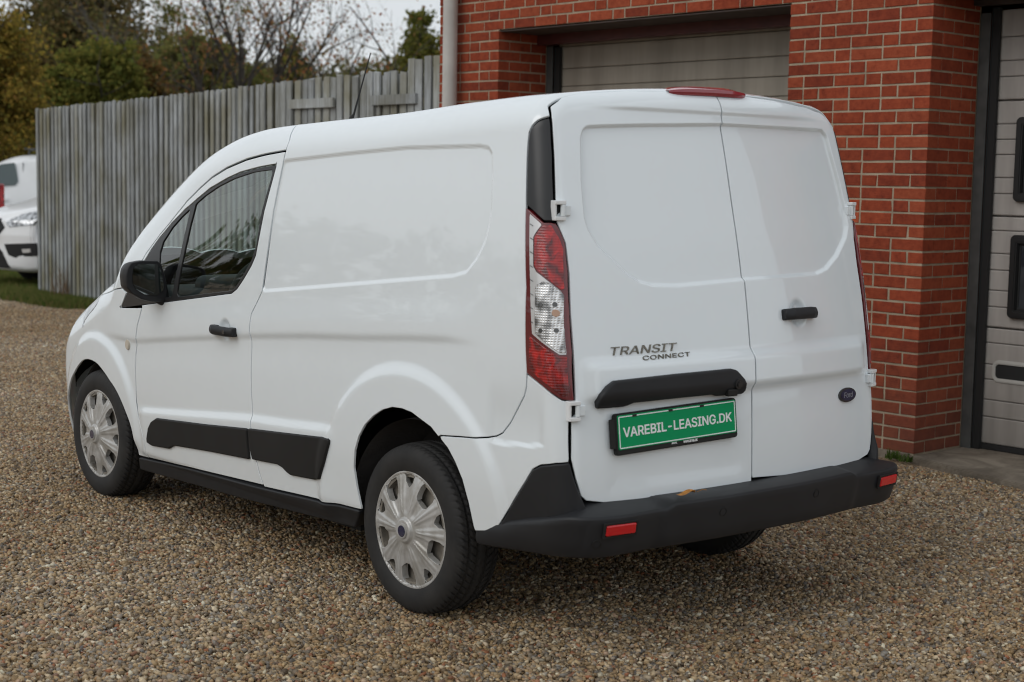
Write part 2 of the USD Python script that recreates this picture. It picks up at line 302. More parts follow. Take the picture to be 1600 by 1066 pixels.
# ---- lines of the flank, followed on the skin ----
def yz(px): return trace(px)[:,1:]
def xz(px): return trace(px)[:,[0,2]]
rec_side=np.vstack([yz([(409,455),(428,330),(443.6,251.4),(540,240),(633.6,230.8),(750,228),(763,231),(768,240),(769,270),(767,330),(763.6,351.4),(757,378),(745,403),(728,425),(708,431),(480,449.6)])])
belt=yz([(212,524),(300,519),(392,515),(480,514),(560,516),(640,516),(700,518)]); belt=belt[np.argsort(belt[:,0])]
low=yz([(222,640),(300,646),(390,652),(450,661),(511,668)]); low=low[np.argsort(low[:,0])]
pock=yz([(764,690),(785,695),(815,698),(843,699)]); pock=pock[np.argsort(pock[:,0])]
hpt=yz([(353,515)])[0]; hpt2=xz([(1247,489)])[0]
def circ(P):
    A=np.c_[2*P,np.ones(len(P))]; c=np.linalg.lstsq(A,(P**2).sum(1),rcond=None)[0]; return c[0],math.sqrt(c[2]+c[0]**2+c[1]**2),c[1]
FL_R=circ(yz([(560,587),(588,570),(618,565),(665,579),(707,605.5),(744,650),(760,687)])); FL_F=circ(yz([(132,521),(145,515.5),(155,517),(165,523.5),(178,537),(190,557)]))
print('flares',FL_R,FL_F)
def bz(a,y): return np.interp(y,a[:,0],a[:,1])
RWY,FWY,HZ=0.0,2.662,.318
_rs=rec_side
def soft(P,r): return np.array(rounded(P,r).buffer(r*.6,quad_segs=4).buffer(-r*1.2,quad_segs=4).buffer(r*.6,quad_segs=4).simplify(.0006).exterior.coords)[:-1]
rec_side=soft(rec_side,.02); _rs=rec_side; print('segments',len(_rs))
def relf(y,z):
    out=-.0075*ss(.010,-.011,psdf(_rs,y,z))
    # belt crease: swells towards the line, falls away below it
    k=bz(belt,y); e=ss(belt[0,0]-.25,belt[0,0]+.12,y)*ss(belt[-1,0]+.45,belt[-1,0]+.1,y); d=z-k
    out=out+e*(.007*ss(-.055,.0,d)*ss(.16,.0,d)-.004*ss(-.012,-.05,d)*ss(-.22,-.05,d))
    # sill swell: the lower part stands out
    k=bz(low,y); out=out+.016*ss(.030,-.030,z-k)*ss(.42,.60,y)*ss(2.25,2.1,y)*ss(.26,.31,z)
    # wheel-arch flares
    for cy,R,cz in (FL_R,FL_F):
        rr=np.hypot(y-cy,z-cz); out=out+.017*ss(R+.012,R-.062,rr)*ss(.27,.37,z)
    # hollow below the lamp, above the rear corner's ledge
    # hollow over the rear corner's ledge
    dz=z-np.interp(y,pock[:,0],pock[:,1]); out=out-.013*ss(-.004,.014,dz)*ss(.26,.03,dz)*ss(pock[0,0]-.035,pock[0,0]+.03,y)*ss(pock[-1,0]+.03,pock[-1,0]-.03,y)
    # finger hollow behind the door handle
    out=out-.013*ss(1.,.35,np.hypot((y-hpt[0])/.058,(z-hpt[1])/.058))
    return out
door_l_edge=[(857,165),(860,180),(862,195),(865,244),(867,315),(868.5,346),(873,357),(883,380),(888.9,427),(891,490),(895.6,550),(898.6,625),(891.5,640),(891,718),(898.8,750),(907,776),(916,784)]
rec_rear=xz([(908,215),(911,203),(918,197.5),(940,196.5),(1000,195),(1127,194),(1285,203),(1292,212),(1299,239),(1312,286.7),(1322,330),(1325,354),(1322,372),(1309,400),(1292,421),(1277,428.5),(1165,437),(1060,447),(1020,446.5),(1000,441),(980,428),(935,385),(920,360),(914,340),(909,280)])
rec_rear=soft(rec_rear,.028); print('segments',len(rec_rear))
def relr(x,z):
    ax=np.abs(x); side=ss(.80,.70,ax)
    out=-.014*ss(.007,-.011,psdf(rec_rear,x,z))
    out=out+.023*ss(1.055,.995,z)*ss(.875,.93,z)*side-.013*ss(1.,.35,np.hypot((x-hpt2[0])/.06,(z-hpt2[1])/.062))
    out=out-.005*ss(.05,-.05,psdf([(-.66,.60),(.2,.60),(.2,.90),(-.66,.90)],x,z))*ss(.02,-.08,x)
    out=out+.008*ss(1.885,1.91,z)*ss(.72,.35,ax)
    return out
RELF[0]=relf; RELR[0]=relr

# ---- the van ----
van=thing('delivery_van','white panel van in front of the brick building, rear doors towards us, green plate','van')
VMIN=-.72*VK; VMAX=math.pi*VK-VMIN
DOM=sg.Polygon([(-1.6,VMIN),(4.2,VMIN),(4.2,VMAX),(-1.6,VMAX)])
LEFT=sg.Polygon([(-1.7,-2),(4.4,-2),(4.4,1.40),(-1.7,1.40)])
sillv=W([(218,713),(300,733),(380,754),(479.7,776.5),(564,797)]); sillv=sillv[np.argsort(sillv[:,0])]
sillb=W([(218,733.5),(300,757),(380,780),(470,803),(556,825)]); sillb=sillb[np.argsort(sillb[:,0])]
# rear outline from the left rear-door edge, the same on both sides
dl=trace(door_l_edge)
dtop=np.array([[-.69,0,1.924],[-.60,0,1.943],[-.4,0,1.960],[-.2,0,1.968]]); dtop=rearc(dtop[:,[0,2]])[0]
rear_line=np.vstack([dl[::-1],dtop,[[0.,0,0]]]); rear_line[-1]=rearc(np.array([[0,1.971]]))[0]
rl=unwrap(rear_line); rl_full=np.vstack([rl,np.stack([rl[-2::-1,0],math.pi*VK-rl[-2::-1,1]],1)])
REAR=sg.Polygon(np.vstack([rl_full,[(-1.75,rl_full[-1,1]),(-1.75,VMAX+.2),(-1.8,VMAX+.2),(-1.8,VMIN-.2),(-1.75,VMIN-.2),(-1.75,rl[0,1])]])).buffer(0)
lowrear=sg.Polygon([(-1.8,VMIN-.2),(rl[0,0],VMIN-.2),(rl[0,0],rl[0,1]),(-1.8,rl[0,1])]); 
def both(p): return unary_union([p,mirror(p)])
arch_r=W([(564,793),(557,760),(552.7,731),(554,705),(560,682.6),(570,664),(582.7,650.7),(597,641),(612.7,636.8),(628,639),(642.8,645),(672.8,667.6),(699,701),(711,724),(721.6,750),(731,785),(740.4,829)])
ARCH_R=sg.Polygon(np.vstack([arch_r,[(arch_r[-1,0],VMIN-.3),(arch_r[0,0],VMIN-.3)]])).buffer(0)
af=W([(217,713),(205.8,672.5),(194.5,638.8),(178.8,605),(170,592),(153,569),(145,562),(138,559.5)])
c0=FWY+.02; FWA=FWY+.05; _a3=trace([(217,713),(205.8,672.5),(194.5,638.8),(178.8,605),(170,592),(160,577.5),(153,569)])[:,1:]
_an=np.arctan2(_a3[:,1]-.30,FWA-_a3[:,0]); _rr=np.hypot(_a3[:,1]-.30,FWA-_a3[:,0]); print('arch',np.c_[_an,_rr].round(3).tolist())
_an=np.r_[_an,math.pi/2]; _rr=np.r_[_rr,_rr[-1]*.998]; _pi=PI(_an,_rr); _t=np.linspace(_an[0],math.pi-_an[0],60); _q=np.where(_t<math.pi/2,_pi(np.minimum(_t,math.pi/2)),_pi(np.minimum(math.pi-_t,math.pi/2))*(1-.12*ss(math.pi/2,math.pi,_t)))
af=cols(np.stack([FWA-np.cos(_t)*_q,.30+np.sin(_t)*_q],1)); front_half=af[-1:]
ARCH_F=sg.Polygon(np.vstack([af,[(front_half[-1,0],VMIN-.3),(af[0,0],VMIN-.3)]])).buffer(0)
SILL_LOW=sg.Polygon([(-.2,VMIN-.3),(3.9,VMIN-.3),(3.9,sillv[-1,1]),*sillv[::-1].tolist(),(-.2,sillv[0,1])]).buffer(0)
SILL=sg.Polygon(np.vstack([sillv+[0,-.002],sillb[::-1]])).difference(ARCH_R).difference(ARCH_F)
FRONTLOW=sg.Polygon([(c0,VMIN-.3),(4.5,VMIN-.3),(4.5,VMIN+.02),(c0,VMIN+.02)])
DOOR=sg.Polygon(W([(447,235),(416,240.7),(385,249),(354,262.4),(331.4,276.8),(312.8,293.3),(292.2,313.9),(275.7,334.6),(250,366),(228,396),(213,424),(216,450),(221.5,480.6),(214,510),(212,555),(213,628),(216.5,652.6),(224,685),(233.4,716),(300,732),(360,747),(412,759.6),(404,735),(396,700),(391,661),(392.5,611.5),(391,524),(389.6,513),(392.5,490.5),(409.3,455.3),(427.6,330),(442.8,252)])).buffer(0)
frame_px=[(431.5,257.8),(405.7,262.4),(374.7,270.6),(354,280),(327.3,295.4),(308.7,310.8),(288,328.4),(268,349),(248.9,372),(236,390),(222,414),(206,445),(196,462),(188.4,480.6),(226.4,475.8),(290,467.5),(361.5,458),(370,451),(380,436),(392.5,414.5),(399,399),(412.2,330)]
FRAME=sg.Polygon(W(frame_px)).buffer(0)
GLASS=rounded(W([(426.3,265.4),(395.4,269.6),(364.4,279.9),(339.7,292.3),(319,306.7),(305,319),(296.5,352),(286,400),(275.5,457),(277,464),(361.5,454),(367,449.6),(377,434),(392.5,406),(399,385),(408,330)]),.006)
QUARTER=rounded(W([(297,325.5),(282,340),(268,356),(254,378),(249,395),(248,415),(250,440),(253,466),(268,464),(278,412),(289,360)]),.006)
TRI=sg.Polygon(W([(222,414),(206,445),(196,462),(188.4,480.6),(226.4,475.8),(224,470),(221,440)]))
LAMP=sg.Polygon(W([(822,322),(841,340),(850,347.5),(869,349),(875,360),(883.5,381),(888,427),(890.5,490),(894.5,550),(897.5,627),(878,624.5),(850,605),(823.5,583),(822.5,450)])).buffer(0)
TRIM=sg.Polygon(W([(860.5,182),(850,184.5),(841,188),(832,196),(826.5,207),(824.5,225),(823.5,244),(822,322),(841,339.5),(850,347),(868.5,348),(866.5,315),(864.5,244),(862,197)])).buffer(0)
CORNER_CUT=W([(686,680.4),(720,682.5),(763,683.2),(775,681.5),(785,676.5),(797,661),(809,638),(818.8,618.7),(822,605),(823,583.5)])
EAR_TOP=W([(742,831),(768,831.5),(777.5,825),(786,812),(800,788),(820,755),(832.5,734),(845,727.5),(868,725),(890.5,723)])
# body corner between the arch, the lamp and the black bumper
ear_low=W([(898,750),(906,776)])
CORNER=sg.Polygon(np.vstack([CORNER_CUT,W([(850,605),(878,625),(897,628),(891,640),(890.5,723)])[:],EAR_TOP[::-1]])).buffer(0).difference(ARCH_R)
EAR=sg.Polygon(np.vstack([EAR_TOP,ear_low,[(ear_low[-1,0]-.02,ear_low[-1,1]-.2),(EAR_TOP[0,0],EAR_TOP[0,1]-.06)]])).buffer(0).difference(ARCH_R).difference(REAR).intersection(sg.box(-2,-.49,4,3))
cornercut_low=sg.Polygon(np.vstack([CORNER_CUT,[(CORNER_CUT[-1,0]-.02,CORNER_CUT[-1,1]),(-1.7,CORNER_CUT[-1,1]-.02),(-1.7,VMIN-.3),(CORNER_CUT[0,0],VMIN-.3)]])).buffer(0)
# windscreen
ws=np.array([(-.66,2.36,1.20),(-.62,2.18,1.40),(-.57,1.92,1.60),(-.53,1.72,1.74),(-.40,1.78,1.80),(-.2,1.84,1.82),(0,1.86,1.82)])
ws_w=unwrap(ws); base=unwrap(np.array([(0,2.78,1.22),(-.25,2.74,1.22),(-.5,2.58,1.22)]))
hw=np.vstack([ws_w,np.stack([ws_w[::-1,0],math.pi*VK-ws_w[::-1,1]],1)[1:]]); bb=np.vstack([np.stack([base[:0:-1,0],math.pi*VK-base[:0:-1,1]],1),base])
WIND=rounded(np.vstack([hw,bb]),.02)
HEADL=sg.Polygon(W([(134,487),(140,478),(149,468),(157,463),(153,473),(147,482),(140,490),(133,500),(130,508)])).buffer(0)
dfront=W([(221.5,480.6),(214,510),(212,555),(213,628),(216.5,652.6),(224,685),(233.4,716)])
tipw=W([(189,480.6),(197,458)]); hoodw=W([(190,450),(180,452),(172,456),(158,461.5),(148,464)])
FEND=sg.Polygon(np.vstack([dfront[::-1],tipw,hoodw,[(hoodw[-1,0]+.06,hoodw[-1,1]-.02),(hoodw[-1,0]+.16,hoodw[-1,1]-.10),(hoodw[-1,0]+.3,hoodw[-1,1]-.2),(4.2,hoodw[-1,1]-.25),(4.2,VMIN),(c0,VMIN),(dfront[-1,0],VMIN-.1)]])).buffer(0).difference(ARCH_F).difference(SILL_LOW.intersection(sg.box(0,-2,c0,2))).difference(HEADL).difference(FRAME)
BODY=DOM.difference(unary_union([REAR,WIND]+[both(x) for x in (DOOR,ARCH_R,ARCH_F,SILL_LOW,LAMP,TRIM,cornercut_low,FEND,HEADL,FRAME,lowrear)]))
_j=np.vstack([W([(446.5,236),(452,220),(457,204)]),[(1.02,.86)],[(1.16,1.05)],[(1.30,1.25)],[(1.36,math.pi*VK/2)]]); JOINT=sg.LineString(np.vstack([_j,np.stack([_j[-2::-1,0],math.pi*VK-_j[-2::-1,1]],1)])).buffer(.0006)
BODY=BODY.difference(JOINT); BODY=sg.MultiPolygon([g for g in BODY.geoms if g.area>.02]) if hasattr(BODY,'geoms') else BODY
def band(pts,w): return sg.LinearRing(pts).buffer(w)
_d=sg.LinearRing(rec_side); BAND_S=band(cols(np.array([_d.interpolate(t,normalized=True).coords[0] for t in np.linspace(0,1,160,endpoint=False)])),.017); BAND_R=band(rec_rear,.015).union(sg.box(-.85,.90,.85,.935)).union(sg.box(-.8,1.885,.8,1.915))
fineL=[(BAND_S.intersection(LEFT),.0034),(LEFT,.0125)]
put(van,'body_shell',patch(BODY,wrap,.035,fineL,gap=.0016),M['paint'])
DOORP=DOOR.difference(FRAME)
DOORP=unary_union([DOORP]) 
front_doors=[]
for sgn in (0,1):
    mm=(lambda p:p) if sgn==0 else mirror
    rs,fn=(.011,None) if sgn==0 else (.03,None)
    d=put(van,'front_door',patch(mm(DOORP),wrap,rs),M['paint']); front_doors.append(d)
    put(d,'window_frame',patch(mm(FRAME.difference(unary_union([GLASS,QUARTER]))),wrap,.014,gap=0.,off=-.002,r=.002),M['trim'])
    put(d,'window',patch(mm(GLASS),wrap,.02,off=-.007,gap=-.004,r=.001,depth=.003),M['glass'])
    put(d,'quarter_window',patch(mm(QUARTER),wrap,.02,off=-.007,gap=-.004,r=.001,depth=.003),M['glass'])
    put(van,'front_fender',patch(mm(FEND),wrap,.013 if sgn==0 else .03),M['paint'])
    put(van,'rear_corner_panel',patch(mm(CORNER),wrap,.011 if sgn==0 else .025),M['paint'])
    put(van,'sill_cover',patch(mm(SILL),wrap,.014 if sgn==0 else .03,off=.006,gap=0,r=.008,depth=.05),M['plastic'])
    put(van,'bumper_corner',patch(mm(EAR),wrap,.012 if sgn==0 else .025,off=lambda P:.004+.024*ss(.70,.54,P[:,2])*ss(-.66,-.86,P[:,1]),gap=.001,r=.006,depth=.03),M['plastic'])
    put(van,'pillar_trim',patch(mm(TRIM),wrap,.012,off=.001,r=.003),M['trim'])
    put(van,'headlight',patch(mm(HEADL),wrap,.01,off=.0,r=.003),M['headlamp'])
put(van,'windscreen',patch(WIND,wrap,.035,off=-.006,gap=-.004,r=.001,depth=.004),M['glass'])
# side rubbing strips
ST1=rounded(W([(246,652.6),(238,658),(233.4,668),(231,684),(231.5,692),(240,697.5),(265.8,702),(270,699.5),(275,697.2),(330,706.5),(392.5,718.7),(390,700),(388.2,668.9),(320,662)]),.006)
ST2=rounded(W([(389.4,668.7),(450,676),(513.3,684.5),(517,687),(516,694),(508,725),(500.9,750),(494,750.5),(457,743.4),(451,739),(443.8,731.4),(436,726.5),(396.9,718.8),(392,700)]),.006)
for mm,rs in ((lambda p:p,.01),(mirror,.03)):
    for st in (ST1,ST2): put(van,'rubbing_strip',patch(mm(st),wrap,rs,off=.012,gap=.001,r=.007,depth=.012),M['plastic_matt'])
# rear doors
seam_pts=np.array([(.036,1.971),(.036,1.3),(.03,1.0),(.014,.7),(.010,.56)])
leftp=dl[:,[0,2]]; zb_=leftp[-1,1]
bot_l=np.array([(-.70,.548),(-.4,.540),(.010,.535)]); bot_r=np.array([(.4,.536),(.70,.546)])
topl=dtop[:,[0,2]]+[0,.0065]
DL=sg.Polygon(np.vstack([leftp[::-1],topl,seam_pts,bot_l[::-1]])).buffer(0)
rightp=leftp*[-1,1]
DR=sg.Polygon(np.vstack([seam_pts[::-1],(topl*[-1,1])[::-1],rightp,[(.70,.546),(.4,.536)]])).buffer(0)
rd_l=put(van,'rear_door',patch(rounded(np.array(DL.exterior.coords),.006),rearc,.0105,[(BAND_R,.0036)],bres=.007),M['paint'],label='left rear door with the plate')
rd_r=put(van,'rear_door',patch(rounded(np.array(DR.exterior.coords),.006),rearc,.0105,[(BAND_R,.0036)],bres=.007),M['paint'],label='right rear door with the oval badge')
# dark shell behind the gaps, wheel housings, floor
def offf(fn,o):
    def g(uv):
        p,n=fn(uv); return p+n*o,n
    return g
RELS=(RELF[0],RELR[0]); RELF[0]=lambda y,z:0*y; RELR[0]=lambda x,z:0*x
INNER=DOM.intersection(sg.box(-2,-.43,5,math.pi*VK+.43)).difference(unary_union([WIND.buffer(.03)]+[both(x.buffer(.03)) for x in (FRAME,)]+[both(x) for x in (ARCH_R.buffer(.06),ARCH_F.buffer(.06))]))
put(van,'inner_frame',patch(INNER,offf(wrap,-.045),.06,gap=0,r=.001,depth=.001),M['dark'])
put(van,'inner_frame',patch(sg.Polygon([(-.80,.45),(.80,.45),(.76,1.3),(.70,1.92),(-.70,1.92),(-.76,1.3)]),offf(rearc,-.045),.06,gap=0,r=.001,depth=.001),M['dark'])
RELF[0],RELR[0]=RELS
for cy,R in ((-.035,.45),(FWY,.41)):
    for s in (-1,1):
        th=np.linspace(0.,math.pi-.24,40); xo=.868 if cy<1 else .79; prof=np.array([(xo,R),(.80,R+.005),(.70,R),(.62,R-.02),(.60,R-.06),(.60,.05)])
        v=np.array([(s*a,cy+math.cos(t)*b,.30+math.sin(t)*b*.98) for t in th for a,b in prof]); k=len(prof)
        q=np.array([(i*k+j,i*k+j+1,(i+1)*k+j+1,(i+1)*k+j) for i in range(len(th)-1) for j in range(k-1)])
        put(van,'wheel_housing',trimesh.Trimesh(v,meshtri(q),process=False),M['liner'],smooth=40)
put(van,'underbody',cat([box((-.80,.44,.22),(.80,2.2,.30)),box((-.50,-.80,.36),(.50,.5,.44)),box((-.60,2.1,.24),(.60,3.2,.40)),box((-.55,-.06,.27),(.55,.06,.36))]),M['dark'])
put(van,'exhaust_silencer',cat([trimesh.creation.capsule(.25,.06,count=[10,12]).apply_transform(trimesh.transformations.rotation_matrix(math.pi/2,[0,1,0])).apply_translation([-.25,-.5,.33])]),M['liner'],smooth=40)
# lamps in the rear corner
def lens(px,rr=.003): return rounded(W(px),rr)
z7=lambda pts:[(810+a/3.33,320+b/3.33) for a,b in pts]
L_RED1=lens(z7([(130,107),(170,107),(213,180),(232,232),(238,438),(222,446),(105,345),(88,320),(88,172)]))
L_CLEAR=lens(z7([(64,44),(126,105),(84,168),(84,320),(100,350),(222,452),(236,470),(250,782),(214,782),(76,672),(66,400)]),.002)
L_GRID=lens(z7([(95,425),(130,402),(165,410),(225,458),(236,474),(244,772),(215,772),(92,668)]))
L_RED2=lens(z7([(62,682),(212,792),(252,792),(265,985),(232,998),(160,940),(62,858)]))
for sgn in (0,1):
    mm=(lambda p:p) if sgn==0 else mirror
    tl=put(van,'tail_light',patch(mm(LAMP),wrap,.012,off=.004,gap=.001,r=.004,depth=.03),M['lens_dark'])
    put(tl,'clear_lens',patch(mm(L_CLEAR.difference(unary_union([L_RED1,L_GRID]))),wrap,.008,off=.0055,gap=0,r=.0008,depth=.001),M['lens_white'])
    put(tl,'brake_lens',patch(mm(L_RED1),wrap,.008,off=.0065,gap=0,r=.0015,depth=.002),M['lens_red'])
    put(tl,'reversing_lens',patch(mm(L_GRID),wrap,.008,off=.0062,gap=0,r=.001,depth=.001),M['lens_silver'])
    put(tl,'fog_lens',patch(mm(L_RED2),wrap,.008,off=.0065,gap=0,r=.0015,depth=.002),M['lens_red'])
    for k,(a,b) in enumerate(((120,520),(190,520),(120,655),(198,655),(195,565))):
        c=W(z7([(a,b)]))[0]; cp=sg.Point(c).buffer(.0085 if k<4 else .013)
        put(tl,'bulb' if k<4 else 'amber_bulb',patch(mm(cp),wrap,.006,off=.0075,gap=0,r=.001,depth=.001,bres=.004),M['bulb'] if k<4 else M['amber'])
    for k in range(8):
        a=z7([(66,100+k*72)])[0]; b=z7([(84,112+k*72)])[0]
        q=sg.LineString(W([a,b])).buffer(.0012); put(tl,'lens_rib',patch(mm(q),wrap,.004,off=.007,gap=0,r=.0003,depth=.001,bres=.003),M['trim'])

# ---- rear bumper beam: a profile swept round the back ----
pc=np.array([(-.884,-.40),(-.896,-.55),(-.898,-.70),(-.904,-.83),(-.872,-.925),(-.80,-.972),(-.6,-.988),(-.3,-1.008),(0,-1.014)])
pc=np.vstack([pc,pc[-2::-1]*[-1,1]]); tt=np.concatenate([[0],np.cumsum(np.linalg.norm(np.diff(pc,axis=0),axis=1))]); cs=CubicSpline(tt,pc); N_S=150
sv=np.linspace(0,tt[-1],N_S); pl=cs(sv); tg=cs(sv,1); tg/=np.linalg.norm(tg,axis=1,keepdims=True); on_=np.stack([tg[:,1]*1,-tg[:,0]],1)*1.0
on_=np.where((on_*(pl-[0,.8])).sum(1,keepdims=True)<0,-on_,on_)
rear_w=np.clip((-.40-pl[:,1])/.50,0,1)           # 0 along the side, 1 along the back
def prof(w,cx):
    lip=.006*(1-abs(cx))
    side=np.array([(-.10,.33),(-.035,.333),(-.006,.345),(.0,.365),(-.002,.395),(-.010,.412),(-.03,.42),(-.05,.425),(-.06,.43),(-.075,.44),(-.09,.45),(-.11,.46)])
    back=np.array([(-.14,.378),(-.07,.380),(-.040,.385),(-.024,.398),(-.012,.44),(-.002,.500),(.0,.520),(-.003,.527),(-.010,.531),(-.05,.539),(-.12,.551),(-.18,.556)])
    return side*(1-w)+back*w
PR=np.array([prof(w,x/.9) for w,(x,y) in zip(rear_w,pl)]); K=PR.shape[1]
bv=np.concatenate([np.stack([pl[:,0,None]+on_[:,0,None]*PR[:,:,0],pl[:,1,None]+on_[:,1,None]*PR[:,:,0],PR[:,:,1]],2)],0)
# raised centre section between the reflectors
cxs=np.abs(bv[:,:,0]); bump=.010*ss(.56,.50,cxs)*(bv[:,:,1]<-.9)*ss(.37,.40,bv[:,:,2])*ss(.56,.52,bv[:,:,2]); bv[:,:,1]-=bump; bv[:,:,2]+=.016*ss(.53,.48,cxs)*(bv[:,:,1]<-.8)*ss(.47,.52,bv[:,:,2])*ss(.556,.535,bv[:,:,2])
bq=np.array([(i*K+j,i*K+j+1,(i+1)*K+j+1,(i+1)*K+j) for i in range(N_S-1) for j in range(K-1)])
bm=trimesh.Trimesh(bv.reshape(-1,3),meshtri(bq),process=False); 
if (bm.face_normals*(bm.triangles_center-[0,-.3,.45])).sum()<0: bm.invert()
bumper=put(van,'rear_bumper',bm,M['plastic'],smooth=22)
def bumper_pt(px):
    d=rays([px])[0]; loc,_,_=bm.ray.intersects_location([CAM],[d],multiple_hits=False); i=bm.nearest.on_surface([loc[0]])[2][0]; return loc[0],bm.face_normals[i]
def frame_of(P,n,up=(0,0,1)):
    ez=n/np.linalg.norm(n); ex=np.cross(up,ez); ex/=np.linalg.norm(ex); ey=np.cross(ez,ex); return ex,ey,ez
# reflectors (one each side) and parking sensors
P,n=bumper_pt((969,826.7))
for s in (1,-1):
    Pm,nm=(P,n) if s==1 else (P*[-1,1,1],n*[-1,1,1]); ex,ey,ez=frame_of(Pm,nm)
    rr=put(van,'bumper_reflector',place(rbox((-.062,-.019,-.01),(.062,.019,.008),.006),Pm,ex,ey,ez),M['reflector'],smooth=50)
    put(rr,'reflector_surround',place(prism(sg.box(-.070,-.027,.070,.026).difference(sg.box(-.063,-.020,.063,.020)),.010,.003),Pm-ez*.006,ex,ey,ez),M['plastic_matt'],smooth=30)
for px in ((932,851),(1130,800),(1275.5,771)):
    P,n=bumper_pt(px); ex,ey,ez=frame_of(P,n)
    c=put(van,'parking_sensor',place(prism(sg.Point(0,0).buffer(.0125,16),.004,.0015),P-ez*.001,ex,ey,ez),M['plastic'],smooth=30)
    put(c,'sensor_ring',place(prism(sg.Point(0,0).buffer(.0165,16).difference(sg.Point(0,0).buffer(.0135,16)),.005,.001),P-ez*.002,ex,ey,ez),M['plastic_matt'],smooth=30)
# fallen leaf on the bumper
P,n=bumper_pt((1071,778)); 
ang=np.linspace(-1,1,9); lv=[];lf=[]
for i,a in enumerate(ang):
    w=.018*(1-a*a)**.7+.0015
    for b in (-1,0,1): lv.append((a*.045,b*w,.006+.010*abs(b)*(.5+.5*a)+.006*math.sin(a*3)))
for i in range(8):
    for b in range(2): k=i*3+b; lf+=[(k,k+3,k+4),(k,k+4,k+1)]
lm=trimesh.Trimesh(lv,lf,process=False); st=tube([(.045,0,.008),(.07,.004,.014),(.085,.002,.012)],.0012,5)
leafm=plain('fallen_leaf_mat',(.40,.17,.03),.6,var=(60,.5))
lf_=thing('fallen_leaf','small curled yellow-brown leaf lying on the van\'s black rear bumper','leaf',P+[0,.03,.001])
put(lf_,'leaf_blade',place(lm.apply_scale(.85),P+[0,.0,.010],(.96,-.28,0),(.28,.96,0),(0,0,1)),leafm,smooth=True); put(lf_,'leaf_stalk',place(st,P+[0,.0,.010],(.96,-.28,0),(.28,.96,0),(0,0,1)),leafm)

# ---- handles, hinges, badges, plate ----
def skin_pt(px):
    P=trace([px]); return P[0],nrm(P)[0]
def dish(P,n,rx,ry,name,parent):
    pass
def handle(parent,P,n,w,h,lock=None):
    ex,ey,ez=frame_of(P,n)
    g=np.array([[0.]*3])
    s=trimesh.creation.icosphere(2,1.)
    grip=hullm(np.vstack([s.vertices*[.010,h/2*.92,.010]+[-w/2+.012,0,.018],s.vertices*[.014,h/2,.013]+[-w/2+.045,0,.026],s.vertices*[.014,h/2,.013]+[w/2-.045,0,.026],s.vertices*[.010,h/2*.92,.010]+[w/2-.012,0,.018]]))
    hd=put(parent,'door_handle',place(grip,P,ex,ey,ez),M['plastic'],smooth=50)
    put(hd,'handle_foot',place(rbox((-w/2,-h/2*.95,-.01),(-w/2+.05,h/2*.95,.022),.008),P,ex,ey,ez),M['plastic'],smooth=50); put(hd,'handle_foot',place(rbox((w/2-.045,-h/2*.95,-.01),(w/2,h/2*.95,.022),.008),P,ex,ey,ez),M['plastic'],smooth=50)
    if lock is not None:
        put(hd,'lock_cylinder',place(trimesh.creation.cylinder(.009,.01,sections=16).apply_translation([lock,0,.036]),P,ex,ey,ez),M['chrome_dark'],smooth=30)
M['paint_recess']=plain('white_paint_recess',(.72,.73,.735),.35,coat=.4)
P,n=skin_pt((331,516.5)); P2,_=skin_pt((372,517)); P=(P+P2)/2; handle(front_doors[0],P,n,.20,.042,lock=.055)
P,n=skin_pt((1212,492)); P2,_=skin_pt((1279,489)); P=(P+P2)/2; handle(rd_r,P,n,.20,.045)
def hinge(P,n,s,parent):
    ex,ey,ez=frame_of(P,n)
    g=put(parent,'hinge',place(cat([rbox((-.030,-.034,-.012),(.012,-.020,.020),.003),rbox((-.030,.020,-.012),(.012,.034,.020),.003),rbox((-.032,-.034,-.014),(-.022,.034,.016),.003)]),P,ex*s,ey,ez*1.0),M['paint_recess'],smooth=40)
    put(g,'hinge_knuckle',place(cat([trimesh.creation.cylinder(.0085,.038,sections=14).apply_transform(trimesh.transformations.rotation_matrix(math.pi/2,[1,0,0])).apply_translation([.002,0,.012]),rbox((.0,-.018,-.01),(.034,.018,.012),.004)]),P,ex*s,ey,ez),M['paint'],smooth=40)
    put(g,'hinge_pin',place(box((-.018,-.019,-.008),(.004,.019,.001)),P,ex*s,ey,ez),M['seal'])
for z_,px in ((0,(876,329)),(1,(899,642))):
    P=trace([px])[0]; n=np.array([-.25,-.97,0]); n/=np.linalg.norm(n)
    hinge(P,n,1,rd_l); hinge(P*[-1,1,1],n*[-1,1,1],-1,rd_r)
def on_rear(P,off=.0):
    n=nrm(P[None])[0]; return frame_of(P,n)
# black grip strip over the plate
GR=rounded(xz([(927,637),(929,627),(935,616),(946,603),(957,595),(1050,584.5),(1137,576),(1146,578.5),(1161,595),(1161,604),(1155,611.6),(1113,614.6),(1105,612.5),(1050,618),(984,625),(976,629.5),(969,633.6),(948,636.5)]),.004)
gs=put(rd_l,'grip_strip',patch(GR,rearc,.012,off=.024,gap=0,r=.010,depth=.03),M['plastic'])
P,n=skin_pt((1146,598)); ex,ey,ez=frame_of(P,n)
put(gs,'lock_cylinder',place(cat([prism(sg.Point(0,0).buffer(.019,20),.008,.002),prism(sg.Point(0,0).buffer(.0115,20),.012,.002)]),P+ez*.022,ex,ey,ez),M['trim'],smooth=30)
put(gs,'lock_cap',place(rbox((-.05,-.014,0),(.0,.012,.022),.005),P+ez*.006+ey*-.03,ex,ey,ez),M['plastic_matt'],smooth=40)
